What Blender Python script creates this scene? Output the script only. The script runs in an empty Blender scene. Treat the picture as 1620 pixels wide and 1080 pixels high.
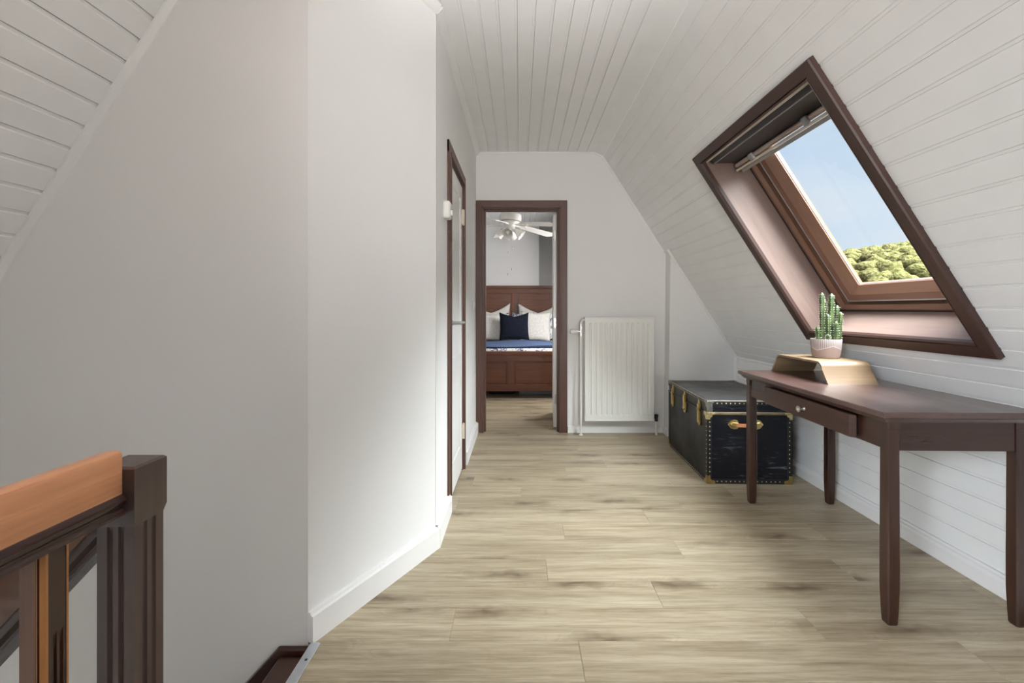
import bpy, bmesh, math, random
from mathutils import Vector, Matrix
random.seed(7)
S = bpy.context.scene
COL = S.collection
PI = math.pi
R = math.radians

# ------------------------------------------------------------------ camera, sky, lights, exposure
cd = bpy.data.cameras.new('camera'); cam = bpy.data.objects.new('camera', cd); COL.objects.link(cam)
cam.location = (0, 0, 1.13); cam.rotation_euler = (R(90), 0, 0)
cd.sensor_width = 36; cd.lens = 16.0
cd.shift_x = -12/1620; cd.shift_y = -51/1620
cd.clip_start = 0.02; cd.clip_end = 500
S.camera = cam

W = bpy.data.worlds.new('sky'); S.world = W; W.use_nodes = True
nt = W.node_tree; nt.nodes.clear()
tc = nt.nodes.new('ShaderNodeTexCoord'); sx = nt.nodes.new('ShaderNodeSeparateXYZ')
nt.links.new(tc.outputs['Generated'], sx.inputs[0])
rp = nt.nodes.new('ShaderNodeValToRGB')
rp.color_ramp.elements[0].position = 0.0; rp.color_ramp.elements[0].color = (0.80, 0.90, 1.0, 1)
rp.color_ramp.elements[1].position = 0.55; rp.color_ramp.elements[1].color = (0.42, 0.63, 0.95, 1)
nt.links.new(sx.outputs[2], rp.inputs[0])
mp = nt.nodes.new('ShaderNodeMapping'); mp.inputs['Scale'].default_value = (1.5, 1.5, 4)
nt.links.new(tc.outputs['Generated'], mp.inputs[0])
nz = nt.nodes.new('ShaderNodeTexNoise'); nz.inputs['Scale'].default_value = 2.2; nz.inputs['Detail'].default_value = 6
nt.links.new(mp.outputs[0], nz.inputs['Vector'])
cr = nt.nodes.new('ShaderNodeValToRGB'); cr.color_ramp.elements[0].position = 0.42; cr.color_ramp.elements[1].position = 0.75
cr.color_ramp.elements[1].color = (0.6, 0.6, 0.6, 1)
nt.links.new(nz.outputs[0], cr.inputs[0])
mx = nt.nodes.new('ShaderNodeMixRGB'); mx.inputs[2].default_value = (0.93, 0.95, 0.98, 1)
nt.links.new(cr.outputs[0], mx.inputs[0]); nt.links.new(rp.outputs[0], mx.inputs[1])
bg = nt.nodes.new('ShaderNodeBackground'); bg.inputs[1].default_value = 0.76
nt.links.new(mx.outputs[0], bg.inputs[0])
wo = nt.nodes.new('ShaderNodeOutputWorld'); nt.links.new(bg.outputs[0], wo.inputs[0])

def light(name, kind, loc, energy, color, target=None, **kw):
    l = bpy.data.lights.new(name, kind); l.energy = energy; l.color = color
    for k, v in kw.items(): setattr(l, k, v)
    o = bpy.data.objects.new(name, l); COL.objects.link(o); o.location = loc
    if target is not None:
        o.rotation_euler = (Vector(target)-Vector(loc)).to_track_quat('-Z', 'Y').to_euler()
    return o
# soft bright sky on the roof window side
light('sun', 'SUN', (5.4, -1.0, 9), 46, (0.93, 0.97, 1.0), target=(0, 2.2, 0), angle=R(76))
# two unseen cool fill areas added behind the viewpoint, right and left
light('rear_right_fill', 'AREA', (1.32, -1.0, 1.45), 12, (0.88, 0.94, 1.0), target=(-0.9, 1.2, 0.7),
      shape='RECTANGLE', size=1.1, size_y=1.1)
light('rear_left_fill', 'AREA', (-1.45, -0.9, 1.60), 11.5, (0.84, 0.92, 1.0), target=(1.9, 2.2, 0.1),
      shape='RECTANGLE', size=1.0, size_y=1.1, spread=R(46))
# warm ceiling lamp of the attic, then added fill lights
light('passage_ceiling_lamp', 'POINT', (-0.45, 0.40, 2.15), 4.0, (1.0, 0.72, 0.56), shadow_soft_size=0.16)
light('ceiling_bounce_fill', 'AREA', (0.20, 0.0, 1.60), 28, (1.0, 0.975, 0.98), target=(0.14, 0.62, 2.6), shape='DISK', size=0.4, spread=R(80))  # unseen fill added to bounce light off the ceiling
light('far_wall_fill_spot', 'SPOT', (0.55, -2.1, 0.95), 255, (1.0, 0.97, 0.96), target=(0.50, 4.0, 2.25), shadow_soft_size=0.25, spot_size=R(44), spot_blend=1.0)  # unseen spot added behind the viewpoint to brighten the far wall
light('rear_disk_fill', 'AREA', (0.0, -1.0, 2.45), 3, (1.0, 0.93, 0.88), target=(0.0, 1.4, 0.6), shape='DISK', size=0.9)  # unseen soft disk added as general fill
# daylight in the bedroom from its own roof window
light('bedroom_window_daylight', 'AREA', (1.22, 5.9, 1.62), 46, (1.0, 0.985, 0.97), target=(-0.6, 5.7, 0.5),
      shape='RECTANGLE', size=1.0, size_y=1.1)

S.view_settings.view_transform = 'Standard'; S.view_settings.look = 'None'
S.view_settings.exposure = 0.38; S.view_settings.gamma = 1.0; S.view_settings.use_curve_mapping = False
S.cycles.max_bounces = 10; S.cycles.diffuse_bounces = 6; S.cycles.glossy_bounces = 4; S.cycles.transparent_max_bounces = 12
S.cycles.sample_clamp_indirect = 6.0
S.cycles.use_denoising = True

# ------------------------------------------------------------------ helpers
def bm_new(): return bmesh.new()

def box(bm, x0, x1, y0, y1, z0, z1, bev=0.0, seg=1, M=None):
    b = bmesh.new()
    vs = [b.verts.new((x, y, z)) for z in (z0, z1) for y in (y0, y1) for x in (x0, x1)]
    for f in ((0,2,3,1),(4,5,7,6),(0,1,5,4),(2,6,7,3),(0,4,6,2),(1,3,7,5)):
        b.faces.new([vs[i] for i in f])
    if bev > 0:
        bmesh.ops.bevel(b, geom=list(b.edges), offset=bev, segments=seg, profile=0.5, affect='EDGES')
    merge(bm, b, M)

def merge(bm, b, M=None):
    if M is not None: b.transform(M)
    m = bpy.data.meshes.new('tmp'); b.to_mesh(m); b.free()
    bm.from_mesh(m); bpy.data.meshes.remove(m)

def prism(bm, poly, axis, a, b_, M=None, bev=0.0):
    """poly: 2D points; extruded along axis ('x': (y,z), 'y': (x,z), 'z': (x,y))"""
    b = bmesh.new()
    def P(p, t):
        return {'x': (t, p[0], p[1]), 'y': (p[0], t, p[1]), 'z': (p[0], p[1], t)}[axis]
    v0 = [b.verts.new(P(p, a)) for p in poly]; v1 = [b.verts.new(P(p, b_)) for p in poly]
    n = len(poly)
    b.faces.new(v0); b.faces.new(v1[::-1])
    for i in range(n):
        b.faces.new((v0[i], v1[i], v1[(i+1) % n], v0[(i+1) % n]))
    bmesh.ops.recalc_face_normals(b, faces=b.faces)
    if bev > 0:
        bmesh.ops.bevel(b, geom=list(b.edges), offset=bev, segments=1, affect='EDGES')
    merge(bm, b, M)

def sweep(bm, sections, closed=True, caps=True):
    """sections: list of equal-length rings of 3D points"""
    rings = [[bm.verts.new(p) for p in s] for s in sections]
    n = len(rings[0])
    for a, b in zip(rings[:-1], rings[1:]):
        for i in range(n if closed else n-1):
            bm.faces.new((a[i], a[(i+1) % n], b[(i+1) % n], b[i]))
    if caps and closed:
        bm.faces.new(rings[0][::-1]); bm.faces.new(rings[-1])

def tube(bm, pts, r, n=12):
    pts = [Vector(p) for p in pts]
    rings = []
    t0 = (pts[1]-pts[0]).normalized()
    up = Vector((0, 0, 1)) if abs(t0.z) < 0.9 else Vector((1, 0, 0))
    nrm = t0.cross(up).normalized()
    for i, p in enumerate(pts):
        if i == 0: t = pts[1]-pts[0]
        elif i == len(pts)-1: t = pts[-1]-pts[-2]
        else: t = (pts[i+1]-pts[i]).normalized()+(pts[i]-pts[i-1]).normalized()
        t = t.normalized()
        nrm = (nrm - t*nrm.dot(t)).normalized(); bn = t.cross(nrm)
        rr = r[i] if isinstance(r, (list, tuple)) else r
        rings.append([p+nrm*rr*math.cos(2*PI*k/n)+bn*rr*math.sin(2*PI*k/n) for k in range(n)])
    sweep(bm, rings)

def lathe(bm, prof, n=24, M=None):
    """prof: list of (r, z); caps are made where r > 0"""
    b = bmesh.new()
    sweep(b, [[(r*math.cos(2*PI*k/n), r*math.sin(2*PI*k/n), z) for k in range(n)] for r, z in prof])
    bmesh.ops.recalc_face_normals(b, faces=b.faces)
    merge(bm, b, M)

def T(x, y, z): return Matrix.Translation((x, y, z))
def RX(a): return Matrix.Rotation(a, 4, 'X')
def RY(a): return Matrix.Rotation(a, 4, 'Y')
def RZ(a): return Matrix.Rotation(a, 4, 'Z')

def obj(name, bm, mat, parent=None, smooth=False, fix=True):
    if fix: bmesh.ops.recalc_face_normals(bm, faces=bm.faces)
    m = bpy.data.meshes.new(name); bm.to_mesh(m); bm.free()
    if mat: m.materials.append(mat)
    if smooth:
        for p in m.polygons: p.use_smooth = True
        if smooth != True: m.set_sharp_from_angle(angle=R(smooth))
    o = bpy.data.objects.new(name, m); COL.objects.link(o)
    if parent: o.parent = parent
    return o

def boxo(name, mat, parent, *a, bev=0.0, **kw):
    b = bm_new(); box(b, *a, bev=bev); return obj(name, b, mat, parent, **kw)

def thing(name, label, cat, loc=(0, 0, 0), rz=0.0, group=None):
    o = bpy.data.objects.new(name, None); COL.objects.link(o)
    o.location = loc; o.rotation_euler = (0, 0, rz); o.empty_display_size = 0.1
    return tag(o, label, cat, group)

def tag(o, label, cat, group=None):
    o['label'] = label; o['category'] = cat; o['kind'] = 'thing'
    if group: o['group'] = group
    return o

def struct(o, label=None):
    o['kind'] = 'structure'
    if label: o['label'] = label
    return o

def sempty(name, label, loc=(0, 0, 0)):
    o = bpy.data.objects.new(name, None); COL.objects.link(o); o.location = loc; o.empty_display_size = 0.1
    return struct(o, label)

# ------------------------------------------------------------------ materials
def mat_base(name):
    m = bpy.data.materials.new(name); m.use_nodes = True
    n = m.node_tree.nodes; n.clear()
    out = n.new('ShaderNodeOutputMaterial'); p = n.new('ShaderNodeBsdfPrincipled')
    m.node_tree.links.new(p.outputs[0], out.inputs[0])
    return m, n, m.node_tree.links, p

def coords(n, l, scale=(1, 1, 1), rnd=False, kind='Object'):
    t = n.new('ShaderNodeTexCoord'); mp = n.new('ShaderNodeMapping'); mp.inputs['Scale'].default_value = scale
    src = t.outputs[kind]
    if rnd:
        oi = n.new('ShaderNodeObjectInfo'); mu = n.new('ShaderNodeMath'); mu.operation = 'MULTIPLY'; mu.inputs[1].default_value = 37.0
        l.new(oi.outputs['Random'], mu.inputs[0])
        va = n.new('ShaderNodeVectorMath'); va.operation = 'ADD'
        l.new(src, va.inputs[0]); l.new(mu.outputs[0], va.inputs[1]); src = va.outputs[0]
    l.new(src, mp.inputs[0]); return mp.outputs[0]

def noise(n, l, vec, scale, detail=4, rough=0.5, dist=0.0):
    t = n.new('ShaderNodeTexNoise'); t.inputs['Scale'].default_value = scale; t.inputs['Detail'].default_value = detail
    t.inputs['Roughness'].default_value = rough; t.inputs['Distortion'].default_value = dist
    l.new(vec, t.inputs['Vector']); return t.outputs[0]

def ramp(n, l, fac, stops):
    r = n.new('ShaderNodeValToRGB'); e = r.color_ramp.elements
    while len(e) < len(stops): e.new(0.5)
    for i, (p, c) in enumerate(stops):
        e[i].position = p; e[i].color = (*c, 1) if len(c) == 3 else c
    l.new(fac, r.inputs[0]); return r.outputs[0]

def mixc(n, l, fac, a, b, mode='MIX'):
    m = n.new('ShaderNodeMixRGB'); m.blend_type = mode
    for sock, v in zip(m.inputs, (fac, a, b)):
        if isinstance(v, (int, float)): sock.default_value = v
        elif isinstance(v, tuple): sock.default_value = (*v, 1) if len(v) == 3 else v
        else: l.new(v, sock)
    return m.outputs[0]

def math_(n, l, op, a, b=0.0):
    m = n.new('ShaderNodeMath'); m.operation = op
    for i, v in enumerate((a, b)):
        if isinstance(v, (int, float)): m.inputs[i].default_value = v
        else: l.new(v, m.inputs[i])
    return m.outputs[0]

def bump(n, l, p, h, strength=0.2, dist=0.01):
    b = n.new('ShaderNodeBump'); b.inputs['Strength'].default_value = strength; b.inputs['Distance'].default_value = dist
    l.new(h, b.inputs['Height']); l.new(b.outputs[0], p.inputs['Normal'])

def plain(name, c, rough=0.5, metal=0.0, var=0.06, vs=6.0, bmp=0.0, bs=200.0, spec=0.5, coat=0.0):
    m, n, l, p = mat_base(name)
    v = coords(n, l)
    f = noise(n, l, v, vs)
    lo = tuple(max(0, x*(1-var)) for x in c); hi = tuple(min(1, x*(1+var)) for x in c)
    l.new(ramp(n, l, f, [(0.3, lo), (0.7, hi)]), p.inputs['Base Color'])
    p.inputs['Roughness'].default_value = rough; p.inputs['Metallic'].default_value = metal
    p.inputs['Specular IOR Level'].default_value = spec; p.inputs['Coat Weight'].default_value = coat
    if bmp: bump(n, l, p, noise(n, l, v, bs, 3), bmp, 0.002)
    return m

def wood(name, dark, mid, lite, axis='z', rough=0.35, scale=1.0, spec=0.5, coat=0.0, streak=0.5):
    m, n, l, p = mat_base(name)
    st = {'x': (0.06, 1, 1), 'y': (1, 0.06, 1), 'z': (1, 1, 0.06)}[axis]
    v = coords(n, l, tuple(s*scale for s in st), rnd=True)
    g = noise(n, l, v, 55, 5, 0.6, 0.6)
    b = noise(n, l, v, 9, 3, 0.5, 0.4)
    f = math_(n, l, 'ADD', math_(n, l, 'MULTIPLY', g, streak), math_(n, l, 'MULTIPLY', b, 1-streak))
    l.new(ramp(n, l, f, [(0.3, dark), (0.5, mid), (0.7, lite)]), p.inputs['Base Color'])
    rr = ramp(n, l, b, [(0.3, (rough*0.85,)*3), (0.7, (rough*1.2,)*3)])
    l.new(rr, p.inputs['Roughness'])
    p.inputs['Specular IOR Level'].default_value = spec; p.inputs['Coat Weight'].default_value = coat
    p.inputs['Coat Roughness'].default_value = 0.25
    bump(n, l, p, g, 0.08, 0.001)
    return m

def wall_mat(name, c):
    m, n, l, p = mat_base(name)
    v = coords(n, l)
    big = noise(n, l, v, 1.6, 3)
    l.new(ramp(n, l, big, [(0.3, tuple(x*0.97 for x in c)), (0.7, c)]), p.inputs['Base Color'])
    p.inputs['Roughness'].default_value = 0.75; p.inputs['Specular IOR Level'].default_value = 0.25
    vx = coords(n, l, (1, 1, 0.25)); vz = coords(n, l, (0.25, 0.25, 1))
    h = math_(n, l, 'ADD', noise(n, l, vx, 420, 2), noise(n, l, vz, 420, 2))
    bump(n, l, p, h, 0.12, 0.0015)
    return m

M_wall = wall_mat('wall_paper', (0.80, 0.795, 0.785))
M_board = plain('white_board_paint', (0.83, 0.83, 0.825), 0.42, var=0.02, bmp=0.05, bs=60)
M_trim = plain('white_trim_paint', (0.80, 0.80, 0.79), 0.35, var=0.015)
M_door = plain('white_door_paint', (0.80, 0.80, 0.79), 0.3, var=0.015)
M_base = plain('white_baseboard_film', (0.82, 0.81, 0.80), 0.4, var=0.015)
M_mah = {a: wood('dark_stained_wood_'+a, (0.015, 0.0056, 0.0034), (0.033, 0.0122, 0.0072), (0.056, 0.0215, 0.0120), a, 0.29) for a in 'xyz'}
M_case = {a: wood('brown_casing_wood_'+a, (0.060, 0.027, 0.018), (0.092, 0.043, 0.030), (0.125, 0.060, 0.042), a, 0.42) for a in 'xyz'}
M_bed = {a: wood('bed_wood_'+a, (0.060, 0.018, 0.0075), (0.125, 0.039, 0.0155), (0.190, 0.064, 0.026), a, 0.40) for a in 'xyz'}
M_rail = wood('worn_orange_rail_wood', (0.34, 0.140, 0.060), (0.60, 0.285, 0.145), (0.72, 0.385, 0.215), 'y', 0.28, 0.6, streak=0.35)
M_win = {a: wood('window_wood_'+a, (0.17, 0.112, 0.092), (0.215, 0.148, 0.124), (0.25, 0.175, 0.148), a, 0.40, streak=0.4) for a in 'xyz'}
M_sash = {a: wood('window_sash_wood_'+a, (0.16, 0.080, 0.050), (0.215, 0.110, 0.070), (0.27, 0.145, 0.095), a, 0.33, streak=0.4) for a in 'xyz'}
M_wcase = {a: wood('window_casing_wood_'+a, (0.032, 0.015, 0.011), (0.050, 0.024, 0.018), (0.070, 0.034, 0.026), a, 0.42) for a in 'xyz'}
M_newel = wood('newel_wood', (0.030, 0.018, 0.015), (0.058, 0.036, 0.030), (0.085, 0.052, 0.040), 'z', 0.36)
M_oak = wood('light_plywood', (0.145, 0.090, 0.048), (0.195, 0.127, 0.071), (0.245, 0.165, 0.097), 'x', 0.42, 0.9)
M_plyedge = wood('plywood_edge', (0.36, 0.20, 0.085), (0.48, 0.29, 0.13), (0.58, 0.38, 0.19), 'y', 0.5, 1.5)
M_brass = plain('aged_brass', (0.50, 0.37, 0.15), 0.33, 1.0, var=0.25, vs=30)
M_brasslite = plain('bright_brass', (0.68, 0.56, 0.28), 0.34, 0.9, var=0.15, vs=30)
M_steel = plain('nickel', (0.62, 0.60, 0.56), 0.28, 1.0, var=0.06)
M_alu = plain('brushed_aluminium', (0.66, 0.68, 0.72), 0.42, 0.85, var=0.05, vs=40)
M_bead = plain('grey_glazing_bead', (0.30, 0.28, 0.27), 0.4, 0.4)
M_dark = plain('black_plastic', (0.012, 0.012, 0.013), 0.4)
M_white_plastic = plain('white_plastic', (0.80, 0.79, 0.76), 0.35, var=0.02)
M_rad = plain('radiator_enamel', (0.80, 0.80, 0.76), 0.32, var=0.01)
M_leather = plain('tan_leather', (0.52, 0.20, 0.075), 0.5, var=0.15, vs=25, bmp=0.2)
M_deepbrown = plain('dark_backing', (0.02, 0.015, 0.012), 0.7)  # one even dark brown for backing slabs, seal line and drawer box
M_grey = plain('grey_metal', (0.30, 0.30, 0.30), 0.45, 0.3)
M_track = plain('dark_grey_track', (0.06, 0.06, 0.065), 0.4, 0.3)
M_cream = plain('cream_metal', (0.66, 0.58, 0.48), 0.4, 0.2, var=0.04)

def glass_mat():
    m = bpy.data.materials.new('window_glass'); m.use_nodes = True
    n = m.node_tree.nodes; l = m.node_tree.links; n.clear()
    out = n.new('ShaderNodeOutputMaterial'); tr = n.new('ShaderNodeBsdfTransparent'); gl = n.new('ShaderNodeBsdfGlossy')
    tr.inputs[0].default_value = (0.97, 0.985, 0.98, 1); gl.inputs['Roughness'].default_value = 0.02
    lw = n.new('ShaderNodeLayerWeight'); lw.inputs[0].default_value = 0.5
    pw = n.new('ShaderNodeMath'); pw.operation = 'POWER'; l.new(lw.outputs['Facing'], pw.inputs[0]); pw.inputs[1].default_value = 4
    fr = n.new('ShaderNodeMath'); fr.operation = 'MULTIPLY_ADD'; l.new(pw.outputs[0], fr.inputs[0]); fr.inputs[1].default_value = 0.25; fr.inputs[2].default_value = 0.03
    mx = n.new('ShaderNodeMixShader'); l.new(fr.outputs[0], mx.inputs[0]); l.new(tr.outputs[0], mx.inputs[1]); l.new(gl.outputs[0], mx.inputs[2])
    l.new(mx.outputs[0], out.inputs[0]); return m
M_glass = glass_mat()

def floor_mat():
    m, n, l, p = mat_base('oak_laminate')
    v = coords(n, l, (1, 1, 1), rnd=True)
    def mapped(sc):
        q = n.new('ShaderNodeMapping'); q.inputs['Scale'].default_value = sc; l.new(v, q.inputs[0]); return q.outputs[0]
    # broad tone bands, fibre, cathedral figure and knots, all stretched along the plank (x)
    band = noise(n, l, mapped((0.22, 3.0, 1)), 5.5, 3, 0.55, 0.5)
    fib = noise(n, l, mapped((0.045, 1, 1)), 130, 5, 0.7, 0.3)
    wv = n.new('ShaderNodeTexWave'); wv.bands_direction = 'Y'; wv.inputs['Scale'].default_value = 9; wv.inputs['Distortion'].default_value = 9
    wv.inputs['Detail'].default_value = 3; wv.inputs['Detail Scale'].default_value = 1.2
    l.new(mapped((0.16, 1, 1)), wv.inputs['Vector'])
    band = math_(n, l, 'ADD', math_(n, l, 'MULTIPLY', band, 0.72), math_(n, l, 'MULTIPLY', noise(n, l, mapped((0.12, 1, 1)), 34, 4, 0.6, 0.8), 0.28))
    base = ramp(n, l, band, [(0.32, (0.150, 0.102, 0.056)), (0.44, (0.28, 0.222, 0.140)), (0.54, (0.37, 0.308, 0.210)), (0.68, (0.515, 0.455, 0.342))])
    c1 = mixc(n, l, 0.36, base, ramp(n, l, fib, [(0.35, (0.21, 0.155, 0.092)), (0.65, (0.58, 0.515, 0.395))]))
    c2 = mixc(n, l, 0.10, c1, ramp(n, l, wv.outputs[0], [(0.1, (0.20, 0.155, 0.105)), (0.5, (0.52, 0.465, 0.36))]))
    vo = n.new('ShaderNodeTexVoronoi'); vo.voronoi_dimensions = '2D'; vo.inputs['Scale'].default_value = 2.2; vo.inputs['Randomness'].default_value = 1.0
    wob = n.new('ShaderNodeVectorMath'); wob.operation = 'ADD'
    nzv = n.new('ShaderNodeTexNoise'); nzv.inputs['Scale'].default_value = 9; l.new(v, nzv.inputs['Vector'])
    sc_ = n.new('ShaderNodeVectorMath'); sc_.operation = 'SCALE'; sc_.inputs['Scale'].default_value = 0.22
    l.new(nzv.outputs['Color'], sc_.inputs[0]); l.new(mapped((0.62, 2.6, 1)), wob.inputs[0]); l.new(sc_.outputs[0], wob.inputs[1])
    l.new(wob.outputs[0], vo.inputs['Vector'])
    kn = ramp(n, l, vo.outputs['Distance'], [(0.02, (0.85,)*3), (0.09, (0.50,)*3), (0.26, (0.0,)*3)])
    sel = ramp(n, l, noise(n, l, mapped((0.5, 0.9, 1)), 1.7, 1), [(0.44, (0,)*3), (0.52, (1,)*3)])
    ring = math_(n, l, 'SINE', math_(n, l, 'MULTIPLY', vo.outputs['Distance'], 95.0))
    fall = ramp(n, l, vo.outputs['Distance'], [(0.05, (1,)*3), (0.42, (0,)*3)])
    rings = math_(n, l, 'MULTIPLY', math_(n, l, 'MULTIPLY', math_(n, l, 'MAXIMUM', ring, 0.0), fall), math_(n, l, 'MULTIPLY', sel, 0.34))
    kf = math_(n, l, 'MAXIMUM', math_(n, l, 'MULTIPLY', kn, sel), rings)
    c3 = mixc(n, l, kf, c2, (0.090, 0.055, 0.028))
    oi = n.new('ShaderNodeObjectInfo')
    tone = ramp(n, l, oi.outputs['Random'], [(0.0, (0.90, 0.89, 0.87)), (1.0, (1.06, 1.05, 1.04))])
    l.new(mixc(n, l, 1.0, c3, tone, 'MULTIPLY'), p.inputs['Base Color'])
    p.inputs['Roughness'].default_value = 0.36; p.inputs['Specular IOR Level'].default_value = 0.4
    bump(n, l, p, fib, 0.05, 0.001)
    return m
M_floor = floor_mat()

def trunk_mat(name, base, rough, scuff):
    m, n, l, p = mat_base(name)
    v = coords(n, l); vs = coords(n, l, (1, 1, 6))
    s = noise(n, l, vs, 9, 8, 0.75, 0.8)
    big = noise(n, l, v, 4.5, 2)
    sel = ramp(n, l, big, [(0.45, (0,)*3), (0.66, (1,)*3)])
    f = math_(n, l, 'MULTIPLY', ramp(n, l, s, [(0.55, (0,)*3), (0.64, (scuff,)*3)]), sel)
    l.new(mixc(n, l, f, base, (0.32, 0.34, 0.40)), p.inputs['Base Color'])
    l.new(ramp(n, l, big, [(0.3, (rough*0.75,)*3), (0.7, (rough*1.2,)*3)]), p.inputs['Roughness'])
    p.inputs['Specular IOR Level'].default_value = 0.32
    bump(n, l, p, noise(n, l, v, 150, 4), 0.15, 0.002)
    return m
M_trunk = trunk_mat('black_fibreboard', (0.011, 0.0105, 0.0095), 0.48, 0.12)
M_trunk_end = trunk_mat('scuffed_navy_black_vinyl', (0.0045, 0.005, 0.008), 0.40, 0.45)
M_trunk_top = trunk_mat('grey_black_trunk_top', (0.062, 0.060, 0.061), 0.50, 0.10)
M_binding = plain('black_trunk_binding', (0.010, 0.010, 0.011), 0.45, bmp=0.1)
M_edge = plain('worn_metal_edge', (0.33, 0.31, 0.28), 0.38, 0.9, var=0.2, vs=30)

def fabric(name, c, var=0.1, s=300, rough=0.9):
    return plain(name, c, rough, var=var, vs=40, bmp=0.35, bs=s, spec=0.15)
M_pillow = fabric('white_cotton', (0.64, 0.62, 0.585))
M_navy = fabric('navy_velvet', (0.0085, 0.0105, 0.020), 0.3)
M_throw = fabric('blue_throw', (0.085, 0.125, 0.225), 0.2)
M_navyedge = fabric('navy_edge', (0.008, 0.012, 0.03))

def floral():
    m, n, l, p = mat_base('blue_floral_cotton')
    v = coords(n, l)
    vo = n.new('ShaderNodeTexVoronoi'); vo.inputs['Scale'].default_value = 12; l.new(v, vo.inputs['Vector'])
    a = noise(n, l, v, 24, 3, 0.55, 1.5)
    f = math_(n, l, 'MULTIPLY', ramp(n, l, a, [(0.50, (0,)*3), (0.55, (1,)*3)]), ramp(n, l, vo.outputs['Distance'], [(0.45, (1,)*3), (0.62, (0.0,)*3)]))
    l.new(mixc(n, l, f, (0.72, 0.72, 0.73), (0.035, 0.055, 0.15)), p.inputs['Base Color'])
    p.inputs['Roughness'].default_value = 0.9; return m
M_floral = floral()

def pot_mat():
    m, n, l, p = mat_base('sgraffito_pot_glaze')
    t = n.new('ShaderNodeTexCoord'); s = n.new('ShaderNodeSeparateXYZ'); l.new(t.outputs['Object'], s.inputs[0])
    ang = math_(n, l, 'ARCTAN2', s.outputs[1], s.outputs[0])
    tri = math_(n, l, 'PINGPONG', math_(n, l, 'ADD', ang, 0.65), 1.05)      # mountain line round the pot
    zz = math_(n, l, 'ADD', math_(n, l, 'MULTIPLY', tri, 0.022), 0.042)
    d = math_(n, l, 'SUBTRACT', s.outputs[2], zz)
    above = math_(n, l, 'GREATER_THAN', d, 0.0)
    line = math_(n, l, 'LESS_THAN', math_(n, l, 'ABSOLUTE', d), 0.0014)
    stripe = math_(n, l, 'LESS_THAN', math_(n, l, 'PINGPONG', ang, 0.058), 0.013)
    w = math_(n, l, 'MAXIMUM', line, math_(n, l, 'MULTIPLY', above, stripe))
    body = mixc(n, l, above, (0.26, 0.185, 0.160), (0.235, 0.18, 0.170))
    l.new(mixc(n, l, w, body, (0.50, 0.47, 0.45)), p.inputs['Base Color'])
    p.inputs['Roughness'].default_value = 0.55; return m
M_pot = pot_mat()
M_soil = plain('soil', (0.05, 0.035, 0.025), 0.95, var=0.4, vs=80, bmp=0.6)
def cactus_mat():
    m, n, l, p = mat_base('cactus_skin')
    v = coords(n, l, rnd=True); f = noise(n, l, v, 18, 3)
    l.new(ramp(n, l, f, [(0.3, (0.018, 0.038, 0.007)), (0.55, (0.034, 0.062, 0.012)), (0.75, (0.08, 0.115, 0.028))]), p.inputs['Base Color'])
    p.inputs['Roughness'].default_value = 0.5; return m
M_cactus = cactus_mat()
M_spine = plain('cactus_spines', (0.80, 0.76, 0.62), 0.6)
def canopy_mat():
    m, n, l, p = mat_base('tree_canopy')
    v = coords(n, l); f = noise(n, l, v, 2.6, 5, 0.7)
    p.inputs['Specular IOR Level'].default_value = 0.05
    l.new(ramp(n, l, f, [(0.34, (0.040, 0.040, 0.011)), (0.5, (0.085, 0.080, 0.027)), (0.66, (0.125, 0.112, 0.050))]), p.inputs['Base Color'])
    p.inputs['Roughness'].default_value = 0.9; bump(n, l, p, noise(n, l, v, 3, 5), 0.8, 0.6); return m
M_canopy = canopy_mat()
M_grass = plain('meadow', (0.03, 0.034, 0.010), 0.95, var=0.3, vs=0.3)

# ------------------------------------------------------------------ geometry constants
SL = 1.567; CH = 2.571
D = Vector((0.538, 0, -0.843)); N = Vector((0.843, 0, 0.538))     # down the right slope / outward
def sx_(z): return 0.767+(2.53-z)/SL
def spt(s, w): return (0.767+D.x*s+N.x*w, 2.53+D.z*s+N.z*w)         # (x, z) on the right slope
YF = 4.18; YN = 4.05; XL = -0.40; XK = 1.936; YG = 1.55; XE = -0.72
YC = 2.17
YB = -2.4

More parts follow.
